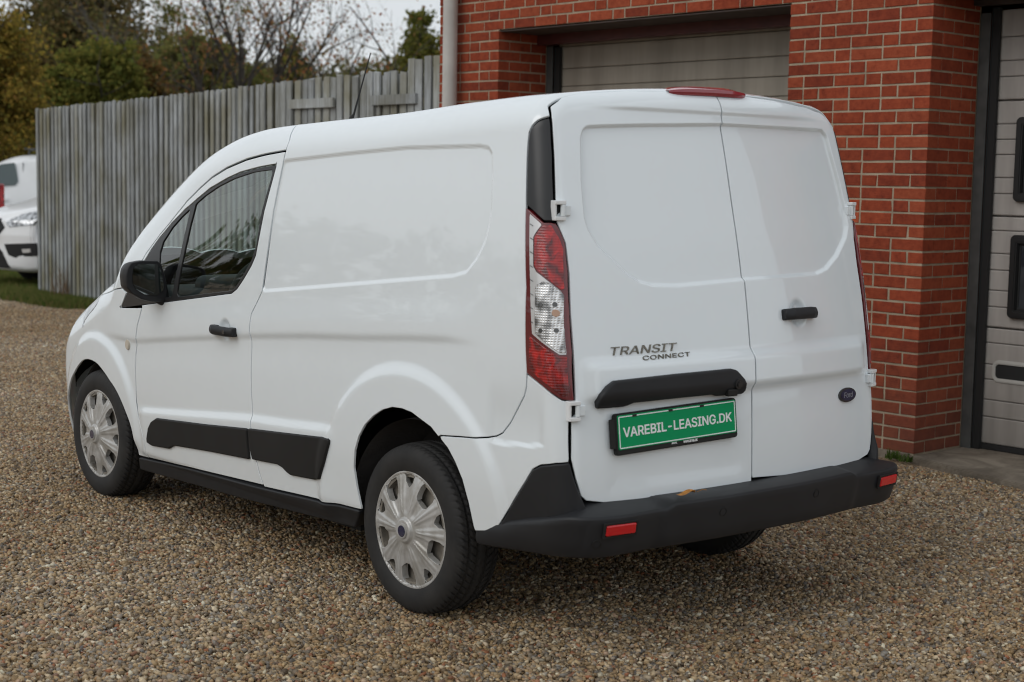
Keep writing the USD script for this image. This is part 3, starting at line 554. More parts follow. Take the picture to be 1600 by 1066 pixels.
# plate: holder, green sheet, white border and lettering
cor=trace([(949.6,648),(1139.5,621.5),(1148.6,682),(960,712)]); 
exq=(cor[1]-cor[0]+cor[2]-cor[3]); exq/=np.linalg.norm(exq); eyq=(cor[0]-cor[3]+cor[1]-cor[2]); eyq-=exq*(eyq@exq); eyq/=np.linalg.norm(eyq); ezq=np.cross(exq,eyq)
Pc=cor.mean(0)+ezq*.020; pw=abs((cor[1]-cor[0])@exq+(cor[2]-cor[3])@exq)/2; ph=abs((cor[0]-cor[3])@eyq+(cor[1]-cor[2])@eyq)/2
plate=put(rd_l,'number_plate',place(prism(sg.box(-pw/2,-ph/2,pw/2,ph/2).buffer(-.012).buffer(.012),.016,.004),Pc-ezq*.012,exq,eyq,ezq),M['plastic_matt'],smooth=30,label='green plate reading VAREBIL-LEASING.DK in a black holder')
gx0,gx1,gy0,gy1=-pw/2+.010,pw/2-.007,-ph/2+.019,ph/2-.006
put(plate,'green_sheet',place(prism(sg.box(gx0,gy0,gx1,gy1).buffer(-.006).buffer(.006),.003,.001),Pc+ezq*.0035,exq,eyq,ezq),M['plate_green'],smooth=30)
bo=sg.box(gx0+.004,gy0+.004,gx1-.004,gy1-.004).buffer(-.005).buffer(.005); put(plate,'white_border',place(trimesh.creation.extrude_polygon(bo.difference(bo.buffer(-.0035)),.0012),Pc+ezq*.0063,exq,eyq,ezq),M['white_print'])
def lettering(parent,name,text,h,o,ex,ey,ez,mat,width=None,shear=0.,depth=.0012,bold=True,centre=False):
    t=meshkit.text_mesh(text,h,depth,bold); v=t.vertices.copy(); v[:,0]-=v[:,0].min()
    if width: v[:,0]*=width/v[:,0].max()
    v[:,0]+=shear*v[:,1]
    if centre: v[:,0]-=v[:,0].max()/2
    t=trimesh.Trimesh(v,t.faces,process=False); return put(parent,name,place(t,o,ex,ey,ez),mat)
tw=(gx1-gx0)*.92; lettering(plate,'lettering','VAREBIL-LEASING.DK',(gy1-gy0)*.27,Pc+exq*(gx0+(gx1-gx0)*.04)+eyq*(gy0+(gy1-gy0)*.36)+ezq*.0063,exq,eyq,ezq,M['white_print'],width=tw,bold=True)
lettering(plate,'small_lettering','www.arval.dk',.011,Pc+exq*(pw*.035)+eyq*(-ph/2+.010)+ezq*.0041,exq,eyq,ezq,M['white_print'],width=.068,bold=True)
lettering(plate,'small_lettering','ARVAL',.008,Pc+exq*(-pw*.062)+eyq*(-ph/2+.012)+ezq*.0041,exq,eyq,ezq,M['white_print'],width=.026,bold=True)
put(plate,'holder_hinge',place(box((-pw/2-.016,-ph*.32,-.010),(-pw/2+.004,ph*.38,.002)),Pc,exq,eyq,ezq),M['plastic_matt'])
for q in (-pw*.35,-pw*.06,pw*.2): put(plate,'holder_clip',place(box((q-.010,ph/2-.016,.004),(q+.010,ph/2-.008,.008)),Pc,exq,eyq,ezq),M['plastic_matt'])
# chrome lettering
def on_rear_text(name,text,px0,px1,h,shear):
    A=trace([px0])[0]; B=trace([px1])[0]; ex=B-A; w=np.linalg.norm(ex); ex/=w; n=nrm(((A+B)/2)[None])[0]; ey=np.cross(n,ex); ey/=np.linalg.norm(ey); ez=np.cross(ex,ey)
    t=meshkit.text_mesh(text,h,.004,False); v=t.vertices.copy(); v[:,0]-=v[:,0].min(); v[:,0]*=(w-shear*h)/v[:,0].max(); v[:,0]+=shear*v[:,1]
    q=A+v[:,:1]*ex+v[:,1:2]*ey; P,N=rearc(q[:,[0,2]]); t=trimesh.Trimesh(P+N*(v[:,2:]-.0005),t.faces,process=False); put(rd_l,name,t,M['chrome'])
on_rear_text('badge_lettering','TRANSIT',(951.5,556),(1058,548),.029,.35)
on_rear_text('badge_lettering','CONNECT',(1004.5,563.5),(1080,556.5),.018,.35)
# oval badge
P,n=skin_pt((1322.5,617)); ex,ey,ez=frame_of(P,n); ov=lambda a,b:affinity.scale(sg.Point(0,0).buffer(1,32),a,b)
bd=put(rd_r,'oval_badge',place(prism(ov(.0615,.0285),.008,.004,4),P,ex,ey,ez),M['chrome_dark'],smooth=40)
put(bd,'badge_face',place(prism(ov(.053,.0225),.0095,.002,3),P,ex,ey,ez),M['badge_blue'],smooth=40)
lettering(bd,'badge_script','Ford',.021,P+ez*.0095-ey*.010,ex,ey,ez,M['badge_silver'],width=.062,shear=.3,depth=.0008,bold=False,centre=True)
# third brake light on the roof's rear edge
xs_=np.linspace(-.205,.205,24); lv=[]; 
tb=rearc(np.stack([xs_,1.962-.085*xs_**2],1))[0]
for i,(x,p) in enumerate(zip(xs_,tb)):
    e=math.sqrt(max(0,1-(x/.206)**4)); 
    y0=p[1]; zt=1.991-.075*x*x+.014*x
    for dy,dz in ((-.004,-.018),(-.012,-.006),(-.010,.006*e),(.015,.016*e),(.06,.018*e),(.10,.0)): lv.append((x,y0+dy+.02*(1-e),zt-.012+dz*e if dz>0 else zt-.012+dz))
k=6; q=np.array([(i*k+j,i*k+j+1,(i+1)*k+j+1,(i+1)*k+j) for i in range(23) for j in range(5)]); tbm=trimesh.Trimesh(lv,meshtri(q),process=False)
if tbm.face_normals[:,2].sum()<0: tbm.invert()
put(van,'high_brake_light',tbm,M['lens_high'],smooth=40)
# aerial
A0=np.array([-.25,1.336,1.905]); put(van,'aerial',cat([tube([A0,A0+[0,-.02,.02],A0+[-.0,-.15,.29]],[.012,.005,.0022],8)]),M['seal'],smooth=40)
# turn repeater on the fender
P,n=skin_pt((200.5,538.5)); ex,ey,ez=frame_of(P,n); put(van,'side_indicator',place(prism(affinity.scale(sg.Point(0,0).buffer(.022,16),1,1.2),.010,.006,4),P-ez*.001,ex,ey,ez),M['indicator'],smooth=40)
# door mirror
YM=1.90
mp=on([(197.5,432),(199,420),(205,411),(222,407.5),(247,408),(253,412),(258,430),(264,455),(266,468),(258,471.5),(238,472),(222,468),(207,459),(199,450)],1,YM)[:,[0,2]]
mg=on([(205,430),(207,418),(214,412),(232,411),(247,412),(253,425),(257,447),(255,455),(243,463.5),(224,461),(211,453),(206,444)],1,YM)[:,[0,2]]
hp=sg.Polygon(mp).buffer(0); gp=sg.Polygon(mg).buffer(-.004)
layers=[]
for dy,sc in ((.0,.95),(.006,1.0),(.04,1.0),(.09,.90),(.13,.66),(.15,.35)):
    q=affinity.scale(hp,sc,sc); r=q.exterior; c=np.array([r.interpolate(t,normalized=True).coords[0] for t in np.linspace(0,1,48,endpoint=False)]); layers.append(np.stack([c[:,0],np.full(48,YM+dy),c[:,1]],1))
mh=hullm(np.vstack(layers)); 
for s,dn in ((1,front_doors[0]),(-1,front_doors[1])):
    T=np.diag([s,1,1,1.]); h_=mh.copy(); h_.apply_transform(T); 
    if s<0: h_.invert()
    mr=put(dn,'door_mirror',h_,M['plastic'],smooth=45)
    g_=trimesh.creation.extrude_polygon(gp,.004); v=g_.vertices; g_=trimesh.Trimesh(np.stack([v[:,0]*s,YM-.0035+v[:,2]-.001+.0*v[:,0],v[:,1]],1),g_.faces[:,::-1] if s>0 else g_.faces,process=False); g_.fix_normals()
    put(mr,'mirror_glass',g_,M['mirror'])
    put(mr,'mirror_bracket',(lambda m:m.apply_transform(T))(hullm(np.vstack([trimesh.creation.icosphere(1,.03).vertices+[-.90,YM+.03,1.055],trimesh.creation.icosphere(1,.03).vertices*[1,1.6,.8]+[-.86,YM+.07,1.045],trimesh.creation.icosphere(1,.022).vertices+[-.96,YM+.04,1.08]]))),M['plastic'],smooth=45)

# ---- wheels ----
RO,RC=.327,.2355
def tyre_mesh():
    half=.1025
    prof=[(-.082,.205),(-.090,.215),(-.099,.235),(-.1035,.262),(-.101,.285),(-.095,.300),(-.088,.3115)]
    tread=np.linspace(-.082,.082,41); pr=[(a,b) for a,b in prof]+[(a,RO-.010*(abs(a)/.082)**3) for a in tread]+[(-a,b) for a,b in prof[::-1]]
    pr=np.array(pr); nt=560; th=np.linspace(0,2*math.pi,nt,endpoint=False); A,TH=np.meshgrid(pr[:,0],th); Rr=np.broadcast_to(pr[:,1],A.shape).copy()
    tr=(np.abs(A)<=.0825); g=np.zeros_like(A)
    for c in (-.058,-.021,.021,.058): g=np.maximum(g,ss(.0065,.0025,np.abs(A-c)))
    ph=(TH*70/(2*math.pi)+np.abs(A)*26+.35*np.sign(A))%1; g=np.maximum(g,.85*((ph<.2)&(np.abs(A)>.012)))
    sh=(np.abs(A)>.0825)&(np.abs(A)<.1)&(Rr>.295); g2=.35*((ph<.2)&sh)
    Rr-=.0075*g*tr+.006*g2
    Rr+= .0014*((np.abs(Rr-.245)<.004)&(np.abs(A)>.095))
    v=np.stack([A,np.cos(TH)*Rr,np.sin(TH)*Rr],2).reshape(-1,3); k=len(pr)
    i,j=np.meshgrid(np.arange(nt),np.arange(k-1),indexing='ij'); i2=(i+1)%nt
    q=np.stack([i*k+j,i2*k+j,i2*k+j+1,i*k+j+1],-1).reshape(-1,4); m=trimesh.Trimesh(v,meshtri(q),process=False)
    if (m.face_normals[:2000]*np.stack([0*m.triangles_center[:2000,0],m.triangles_center[:2000,1],m.triangles_center[:2000,2]],1)).sum()<0: m.invert()
    return m
def pol(r,a): return (r*math.sin(math.radians(a)),r*math.cos(math.radians(a)))
big=[];small=[]
for k in range(5):
    a=37+72*k; big.append(rounded([pol(.130,a-5),pol(.130,a+5),pol(.150,a+13.5),pol(.192,a+13),pol(.209,a+10.5),pol(.212,a),pol(.209,a-10.5),pol(.192,a-13),pol(.150,a-13.5)],.006))
    a=1+72*k; small.append(rounded([pol(.164,a-1.5),pol(.164,a+1.5),pol(.184,a+6.5),pol(.210,a+7.5),pol(.212,a),pol(.210,a-7.5),pol(.184,a-6.5)],.003))
COV=sg.Point(0,0).buffer(RC,64).difference(unary_union(big+small))
def cov_h(u,v):
    r=np.hypot(u,v); a=np.degrees(np.arctan2(u,v)); 
    h=.020-.030*(r/RC)**2+.012*ss(.052,.040,r)
    w=ss(.05,.085,r)*ss(.232,.19,r)
    c=np.cos(np.radians(5*(a-37)))            # +1 at the big openings
    h=h-.006*w*ss(.55,1.,c)-.005*w*ss(-.6,-1.,c)+.003*w*ss(.35,.0,np.abs(c+.1))
    h=h+.004*ss(.212,.218,r)-.010*ss(.229,.2355,r)
    return h
def cov_fn(uv):
    u,v=uv[:,0],uv[:,1]; e=5e-4; h=cov_h(u,v); gu=(cov_h(u+e,v)-cov_h(u-e,v))/(2*e); gv=(cov_h(u,v+e)-cov_h(u,v-e))/(2*e)
    n=np.stack([-gu,-gv,np.ones_like(gu)],1); n/=np.linalg.norm(n,axis=1,keepdims=True); return np.stack([u,v,h],1),n
CV=patch(COV,cov_fn,.0055,gap=0,r=.0012,depth=.026,bres=.005); TY=tyre_mesh()
HB=prism(sg.Point(0,0).buffer(.030,24),.036,.004,3); HBF=prism(sg.Point(0,0).buffer(.0225,24),.0375,.002,2)
RIM=cat([trimesh.creation.annulus(.20,.2345,.05,sections=48).apply_translation([0,0,-.035]),trimesh.creation.annulus(.06,.225,.01,sections=48).apply_translation([0,0,-.045])])
HOLE=trimesh.creation.cylinder(.225,.002,sections=40).apply_translation([0,0,-.06])
def wheel(x,y,s,spin):
    w=UsdGeom.Xform.Define(stage,numbered(str(van.GetPath()),'wheel')); w.AddTranslateOp().Set(Gf.Vec3d(x,y,HZ)); w=w.GetPrim()
    # local: cover u -> along the van, v -> up, h -> outwards
    c,sn=math.cos(spin),math.sin(spin); B=np.array([[0,-s*0+1,0],[0,0,1],[s,0,0]],float)     # rows: images of u, v, h
    if s>0: B[0]=[0,1,0]
    Rs=np.array([[c,sn,0],[-sn,c,0],[0,0,1]])
    def tf(v): return v@Rs@B
    def app(m,z=0):
        v=m.vertices.copy(); v[:,2]+=z; m2=trimesh.Trimesh(tf(v)+[s*.0965,0,0],m.faces,process=False)
        if np.linalg.det(Rs@B)<0: m2.invert()
        return m2
    t=TY.copy(); t.apply_transform(trimesh.transformations.rotation_matrix(spin,[1,0,0])); put(w,'tyre',t,M['tyre'],smooth=50,local=True)
    v,ff,n=CV; ff=ff[:,::-1] if np.linalg.det(Rs@B)<0 else ff
    put(w,'wheel_cover',(tf(v)+[s*.0965,0,0],ff,tf(n)),M['cover'],local=True)
    put(w,'rim',app(RIM),M['rimsteel'],smooth=30,local=True); put(w,'brake_disc',app(HOLE),M['dark'],local=True)
    hb=put(w,'hub_cap',app(HB),M['cover'],smooth=40,local=True)
    put(w,'hub_badge',app(HBF),M['badge_blue'],smooth=40,local=True)
for y,sp in ((RWY,0.0),(FWY,.35)):
    for s in (-1,1): wheel(s*.787,y,s,sp+(.6 if s>0 else 0))
# ---- inside the cab ----
put(van,'bulkhead',box((-.78,.83,.35),(.78,.86,1.78)),M['seat'])
put(van,'dashboard',cat([rbox((-.74,2.05,.72),(.74,2.55,1.08),.08),rbox((-.55,1.98,.98),(-.2,2.3,1.14),.05)]),M['seat'],smooth=50)
put(van,'cab_floor',box((-.78,.86,.36),(.78,2.6,.40)),M['dark'])
sw=trimesh.creation.torus(.18,.016,major_sections=32,minor_sections=10); sw.apply_transform(trimesh.transformations.rotation_matrix(-1.15,[1,0,0])); sw.apply_translation([-.38,1.88,1.08])
put(van,'steering_wheel',cat([sw,tube([(-.38,1.88,1.08),(-.38,2.1,.98)],.03,10)]),M['seat'],smooth=50)
for x in (-.38,.38):
    s_=put(van,'seat',cat([rbox((x-.25,1.15,.62),(x+.25,1.68,.78),.06),hullm(np.vstack([rbox((x-.24,1.08,.74),(x+.24,1.22,.85),.05).vertices,rbox((x-.21,.93,1.30),(x+.21,1.03,1.40),.04).vertices]))]),M['seat'],smooth=50)
    put(s_,'headrest',rbox((x-.13,.91,1.44),(x+.13,1.01,1.62),.045),M['seat'],smooth=50)

# ================= ground =================
M['gravel']=usdkit.material(stage,L('gravel_ground'),{'g':('geometry',{}),'v':('voronoi_texture',{'scale':62.,'randomness':1.}),'r':('rgb_ramp',{'ramp':[(0,(0.084,0.060,0.038)),(.25,(0.230,0.164,0.099)),(.5,(0.400,0.293,0.183)),(.75,(0.199,0.156,0.120)),(.92,(0.553,0.428,0.290)),(1,(0.307,0.143,0.064))]}),'s':('separate_color',{}),
 'n':('noise_texture',{'scale':.55,'detail':6.}),'nr':('rgb_ramp',{'ramp':[(.3,(0.700,0.650,0.563)),(.7,(1.,1.,1.))]}),'m':('mix_color',{'blend_type':'multiply','fac':1.}),
 'b':('bump',{'distance':.012,'strength':1.,'invert':True}),'p':('principled_bsdf',{'roughness':.85})},
 [('g.position','v.vector'),('v.color','s.color'),('s.r','r.fac'),('r.color','m.a'),('g.position','n.vector'),('n.fac','nr.fac'),('nr.color','m.b'),('m.result','p.base_color'),('v.distance','b.height'),('b.normal','p.normal')],surface='p.BSDF')
def sheet(x0,x1,y0,y1,step,zf):
    X,Y=np.meshgrid(np.arange(x0,x1+.01,step),np.arange(y0,y1+.01,step)); Z=zf(X,Y); ny,nx=X.shape
    i,j=np.meshgrid(np.arange(ny-1),np.arange(nx-1),indexing='ij'); q=np.stack([i*nx+j,i*nx+j+1,(i+1)*nx+j+1,(i+1)*nx+j],-1).reshape(-1,4)
    return trimesh.Trimesh(np.stack([X,Y,Z],2).reshape(-1,3),meshtri(q),process=False)
def nz(X,Y,s,seed=0):
    return meshkit.noise(np.stack([X.ravel()*s+seed,Y.ravel()*s,0*X.ravel()+seed],1)).reshape(X.shape)
GZ=-.012
gnd=put(None,'ground',sheet(-200,200,-200,200,20,lambda X,Y:0*X+GZ-.004),M['gravel']); tag(gnd,'gravel yard, brown and grey, running to the horizon',None,None,'structure')
# stones: tiles of loose pebbles, laid side by side
STONE=usdkit.material(stage,L('pebbles'),{'g':('geometry',{}),'at':('attribute',{'attribute':'rnd'}),'oi':('object_info',{}),'ad':('math',{'math_type':'add'}),'fr':('math',{'math_type':'fraction'}),
 'r':('rgb_ramp',{'ramp':[(0,(0.086,0.062,0.039)),(.12,(0.272,0.186,0.095)),(.24,(0.445,0.318,0.173)),(.34,(0.198,0.163,0.124)),(.44,(0.544,0.414,0.246)),(.54,(0.106,0.096,0.090)),(.62,(0.322,0.300,0.268)),(.70,(0.383,0.227,0.100)),(.78,(0.643,0.540,0.380)),(.84,(0.136,0.107,0.085)),(.89,(0.346,0.133,0.056)),(.95,(0.750,0.707,0.559)),(1,(0.173,0.138,0.100))]}),
 'n':('noise_texture',{'scale':.6,'detail':6.,'roughness':.6}),'nr':('rgb_ramp',{'ramp':[(.3,(0.721,0.624,0.467)),(.68,(1.,1.,1.))]}),'m':('mix_color',{'blend_type':'multiply','fac':1.}),
 'p':('principled_bsdf',{'roughness':.62})},
 [('at.fac','ad.value1'),('oi.random','ad.value2'),('ad.value','fr.value1'),('fr.value','r.fac'),('r.color','m.a'),('g.position','n.vector'),('n.fac','nr.fac'),('nr.color','m.b'),('m.result','p.base_color')],surface='p.BSDF')
TS=.6; NST=5200
ico=trimesh.creation.icosahedron(); iv=np.array(ico.vertices); iv/=np.linalg.norm(iv[0]); fi=np.array(ico.faces)
def stone_tile(seed,n,lo=.0038,hi=.0118):
    r=np.random.default_rng(seed); xy=r.uniform(-TS/2,TS/2,(n,2)); big=r.random(n)**1.9; R=lo+(hi-lo)*big
    sc=np.stack([R*r.uniform(.8,1.35,n),R*r.uniform(.8,1.25,n),R*r.uniform(.5,.85,n)],1); z=r.uniform(-.010,.003,n)+.35*R
    A=r.normal(size=(n,4)); A/=np.linalg.norm(A,axis=1,keepdims=True); w,x,y,zq=A.T
    Rm=np.stack([np.stack([1-2*(y*y+zq*zq),2*(x*y-zq*w),2*(x*zq+y*w)],1),np.stack([2*(x*y+zq*w),1-2*(x*x+zq*zq),2*(y*zq-x*w)],1),np.stack([2*(x*zq-y*w),2*(y*zq+x*w),1-2*(x*x+y*y)],1)],1)
    tilt=.35; V=iv[None]*(1+.22*r.normal(size=(n,12,1)))*sc[:,None]; 
    an=r.uniform(0,2*math.pi,n); c,s=np.cos(an),np.sin(an); tx,ty=r.normal(0,tilt,n),r.normal(0,tilt,n)
    V=np.stack([V[...,0]*c[:,None]-V[...,1]*s[:,None],V[...,0]*s[:,None]+V[...,1]*c[:,None],V[...,2]+V[...,0]*tx[:,None]+V[...,1]*ty[:,None]],2)
    V=V+np.concatenate([xy,z[:,None]],1)[:,None]
    F=fi[None]+12*np.arange(n)[:,None,None]; V=V.reshape(-1,3); F=F.reshape(-1,3)
    c=V.reshape(n,12,3).mean(1); N=(V.reshape(n,12,3)-c[:,None]); N/=np.linalg.norm(N,axis=2,keepdims=True); return V,F,N.reshape(-1,3)
pi=UsdGeom.PointInstancer.Define(stage,'/World/gravel'); tag(pi,'loose brown and grey pebbles covering the yard','gravel',None,'stuff')
prot=[]
for k in range(5):
    g=put(pi.GetPrim(),'pebble_patch',stone_tile(100+k,NST),STONE,local=True,rnd=rper(NST,12,k)); prot.append(g.GetPath())
pi.CreatePrototypesRel().SetTargets(prot)
pos=[];idx=[];ori=[]
for gx in np.arange(-7.2,4.3,TS):
    for gy in np.arange(-3.6,21,TS):
        p=np.array([gx,gy,0.]); q=proj(p)[0]; d=(p-CAM)@FW
        if d<2.5 or d>24 or q[0]<-260 or q[0]>1860 or q[1]>1500: continue
        if gx>3.2+.02*gy and -3.3<gy<5.3 and gx>3.45: continue
        if gx>4.2: continue
        pos.append((gx,gy,GZ+.004)); idx.append(int(rng.integers(0,5))); a=rng.integers(0,4)*math.pi/2; ori.append((math.cos(a/2),0,0,math.sin(a/2)))
pi.CreatePositionsAttr(Vt.Vec3fArray.FromNumpy(np.array(pos,np.float32))); pi.CreateProtoIndicesAttr(Vt.IntArray(idx)); pi.CreateOrientationsAttr(Vt.QuathArray([Gf.Quath(float(a),float(b),float(c),float(d)) for a,b,c,d in ori]))

# ================= brick building =================
PSI=-.0283; P0=np.array([3.4987,.8309,0.]); FD=np.array([math.sin(PSI),math.cos(PSI),0.]); FN=np.array([math.cos(PSI),-math.sin(PSI),0.]); H,S,Z0=.0764,.2334,.03; LZ=Z0+H*36
def fb(s0,s1,n0,n1,z0,z1): return frame_box(P0,FD,FN*1.0,np.array([0,0,1.]),(min(s0,s1),min(n0,n1),z0),(max(s0,s1),max(n0,n1),z1))
def fbx(*a):
    m=fb(*a)
    if m.volume<0: m.invert()
    return m
brickm=[]
for k,(c1,c2) in enumerate((((.265,.046,.019),(.335,.066,.027)),((.215,.037,.017),(.285,.053,.023)),((.30,.058,.024),(.37,.083,.036)))):
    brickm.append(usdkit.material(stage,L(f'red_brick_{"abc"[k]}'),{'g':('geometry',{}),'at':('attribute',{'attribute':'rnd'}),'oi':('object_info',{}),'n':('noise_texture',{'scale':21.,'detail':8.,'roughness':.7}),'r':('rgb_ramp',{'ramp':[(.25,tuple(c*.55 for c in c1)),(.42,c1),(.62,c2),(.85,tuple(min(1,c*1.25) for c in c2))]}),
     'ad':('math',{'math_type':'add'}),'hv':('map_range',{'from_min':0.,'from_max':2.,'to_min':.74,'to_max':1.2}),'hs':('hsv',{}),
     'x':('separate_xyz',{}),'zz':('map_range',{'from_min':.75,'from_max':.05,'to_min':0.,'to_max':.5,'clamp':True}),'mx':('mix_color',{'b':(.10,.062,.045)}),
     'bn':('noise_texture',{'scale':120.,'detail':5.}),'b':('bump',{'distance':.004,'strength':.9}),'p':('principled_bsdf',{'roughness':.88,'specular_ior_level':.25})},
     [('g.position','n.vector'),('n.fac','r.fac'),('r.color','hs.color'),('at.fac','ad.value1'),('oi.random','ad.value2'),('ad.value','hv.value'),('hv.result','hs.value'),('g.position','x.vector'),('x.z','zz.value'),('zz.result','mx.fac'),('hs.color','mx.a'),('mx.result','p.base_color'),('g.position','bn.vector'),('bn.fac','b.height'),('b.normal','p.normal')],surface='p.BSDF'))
M['mortar']=plain('lime_mortar',(.36,.295,.21),.95,bump=(160,.006),var=(7,.28))
M['soffit']=plain('dark_soffit',(.05,.035,.03),.8,var=(5,.4))
M['redwood']=plain('oxblood_board',(.075,.016,.015),.5,var=(8,.3))
M['steel']=plain('galvanised_post',(.085,.088,.085),.55,.3,var=(6,.35))
def door_mat(name,c):
    return usdkit.material(stage,L(name),{'g':('geometry',{}),'w':('wave_texture',{'wave_type':'bands','bands_direction':'y','scale':38.,'distortion':.3}),'mp':('mapping',{'scale':(1.,3.,.35)}),'n':('noise_texture',{'scale':2.6,'detail':7.,'roughness':.6}),'r':('rgb_ramp',{'ramp':[(.3,tuple(x*.72 for x in c)),(.65,c)]}),
     'x':('separate_xyz',{}),'zz':('map_range',{'from_min':.9,'from_max':.0,'to_min':0.,'to_max':.42,'clamp':True}),'mx':('mix_color',{'b':(.085,.07,.052)}),'b':('bump',{'distance':.0012,'strength':.5}),'p':('principled_bsdf',{'roughness':.55,'specular_ior_level':.35})},
     [('g.position','mp.vector'),('mp.vector','n.vector'),('n.fac','r.fac'),('g.position','x.vector'),('x.z','zz.value'),('zz.result','mx.fac'),('r.color','mx.a'),('mx.result','p.base_color'),('g.position','w.vector'),('w.fac','b.height'),('b.normal','p.normal')],surface='p.BSDF')
M['door_a']=door_mat('door_panel_brown',(.33,.295,.245)); M['door_b']=door_mat('door_panel_grey',(.43,.40,.37))
M['concrete']=usdkit.material(stage,L('worn_concrete'),{'g':('geometry',{}),'n':('noise_texture',{'scale':3.4,'detail':9.,'roughness':.68,'distortion':.6}),'r':('rgb_ramp',{'ramp':[(.3,(.085,.068,.050)),(.5,(.17,.14,.105)),(.68,(.26,.22,.17))]}),'bn':('noise_texture',{'scale':55.,'detail':6.}),'b':('bump',{'distance':.012,'strength':.8}),'p':('principled_bsdf',{'roughness':.9})},[('g.position','n.vector'),('n.fac','r.fac'),('r.color','p.base_color'),('g.position','bn.vector'),('bn.fac','b.height'),('b.normal','p.normal')],surface='p.BSDF')
bld=thing('brick_building','red brick workshop with roller doors behind the white van','building',P0)
TOPZ=Z0+H*47; e=.0045
op1=(1.05,3.86); op2=(-3.2,0.0); END=4.58; SR=-3.9
face=sg.Polygon([(SR,-.3),(END-e,-.3),(END-e,TOPZ),(SR,TOPZ)]).difference(sg.box(op1[0]-e,-.4,op1[1]+e,LZ+e)).difference(sg.box(op2[0]-e,-.4,op2[1]+e,LZ+e))
wm=trimesh.creation.extrude_polygon(face,.52-e); v=wm.vertices.copy()
wm=trimesh.Trimesh(P0+v[:,:1]*FD+(v[:,2:]+e)*FN+v[:,1:2]*[0,0,1],wm.faces,process=False); wm.fix_normals()
wall=put(bld,'wall',wm,M['mortar'])
for m_ in (fbx(END-.45,END-.01,.53,7.,-.3,TOPZ),fbx(SR,SR+.3,.53,7.,-.3,TOPZ),fbx(SR,END-.01,6.7,7.,-.3,TOPZ)): put(bld,'wall',m_,brickm[0])
put(bld,'roof',cat([fbx(SR-.2,END+.2,-.25,7.2,TOPZ+.01,TOPZ+.18),fbx(SR-.2,END+.2,-.30,-.24,TOPZ-.02,TOPZ+.2)]),M['soffit'])
bricks=[]                                      # (s0,s1,n0,n1,z0,z1)
jm=.0060
def course(a,b,i,first,dep0,dlast=None,off=0):
    """bricks of one course from s=a to s=b (a<b)"""
    z0,z1=Z0+H*i+jm,Z0+H*(i+1)-jm; s=a; k=off; seq=[1,1,.5]; n=0; out=[]
    while s<b-1e-6:
        w=S*(first if n==0 else seq[k%3]); 
        if n: k+=1
        if n==1 and first==.5 and i%4==1: w=S*.75
        rem=b-(s+w)
        if rem<S*.42: w=b-s if rem<S*.18 else (b-s)/2
        out.append([s,min(s+w,b)]); s+=w; n+=1
    for j,(p,q) in enumerate(out):
        p2=p if j==0 and a>-9 else p+jm; p2=p if j==0 else p+jm; q2=q if j==len(out)-1 else q-jm
        d=dep0 if j==0 else (dlast if (dlast and j==len(out)-1) else .10)
        bricks.append((p2,q2,0.,d,z0,z1))
def reveal(s_face,i,start,into):
    """bricks on an opening's side, from depth start to the frame; into=+1: the wall lies towards +s"""
    z0,z1=Z0+H*i+jm,Z0+H*(i+1)-jm; n=start
    while n<.50:
        w=S*.955 if n+S<.56 else .52-n
        if .5-(n+w)<.04: w=.505-n
        a,b=(s_face,s_face+.10) if into>0 else (s_face-.10,s_face)
        bricks.append((a,b,n+jm,min(n+w-jm,.512),z0,z1)); n+=w
for i in range(0,36):
    odd=i%2
    course(0.,op1[0],i,.475 if odd else .975,S*.955 if odd else S*.475,off=(i*2+(i//3))%3); reveal(0.,i,(S*.955 if odd else S*.475)+.004,1)
    course(op1[1],END,i,.475 if odd else .975,S*.955 if odd else S*.475,off=(i+1)%3)
    course(SR,op2[0],i,.475 if odd else .975,.10,off=(i+2)%3)
    reveal(op1[1],i,(S*.955 if odd else S*.475)+.004,1)
for i in range(36,47): course(SR,END,i,.5+.25*(i%2),.10,off=(i*2)%3)
bricks=np.array(bricks); ctr=np.stack([(bricks[:,0]+bricks[:,1])/2,(bricks[:,2]+bricks[:,3])/2*0,(bricks[:,4]+bricks[:,5])/2],1)
cw=P0+ctr[:,:1]*FD+ctr[:,1:2]*FN+ctr[:,2:]*[0,0,1]; q=proj(cw); dist=np.linalg.norm(cw-CAM,axis=1)
hid=np.zeros(len(cw),bool)
for t in np.linspace(.3,1,90): hid|=f(CAM+(cw-CAM)*t,False)<-.02
infr=(q[:,0]>-30)&(q[:,0]<1630)&(q[:,1]>-12)&(q[:,1]<1066)
score=np.where(infr&~hid,(bricks[:,1]-bricks[:,0]+.3*(bricks[:,3]-bricks[:,2]))/dist**2,-1)
order=np.argsort(-score); own=set(order[:300].tolist())
def brick_mesh(b,k):
    r=np.random.default_rng(5000+k); s0,s1,n0,n1,z0,z1=b; pr=r.normal(0,.0012); c=.0028
    # chamfered face towards the yard, a little irregular
    j=lambda: r.normal(0,.0013)
    X=[];
    for n,ins in ((n0+pr,c),(n0+pr+c,0.),(n1,0.)):
        for (s,z) in ((s0+ins,z0+ins),(s1-ins,z0+ins),(s1-ins,z1-ins),(s0+ins,z1-ins)): X.append((s+j()*(n<n1),n,z+j()*(n<n1)))
    F=[(0,1,2),(0,2,3),(8,10,9),(8,11,10)]
    for l in (0,4):
        for a in range(4): b2=(a+1)%4; F+=[(l+a,l+4+a,l+4+b2),(l+a,l+4+b2,l+b2)]
    X=np.array(X); m=trimesh.Trimesh(P0+X[:,:1]*FD+X[:,1:2]*FN+X[:,2:]*[0,0,1],F,process=False)
    if m.volume<0: m.invert()
    return m
rest=[[],[],[]]
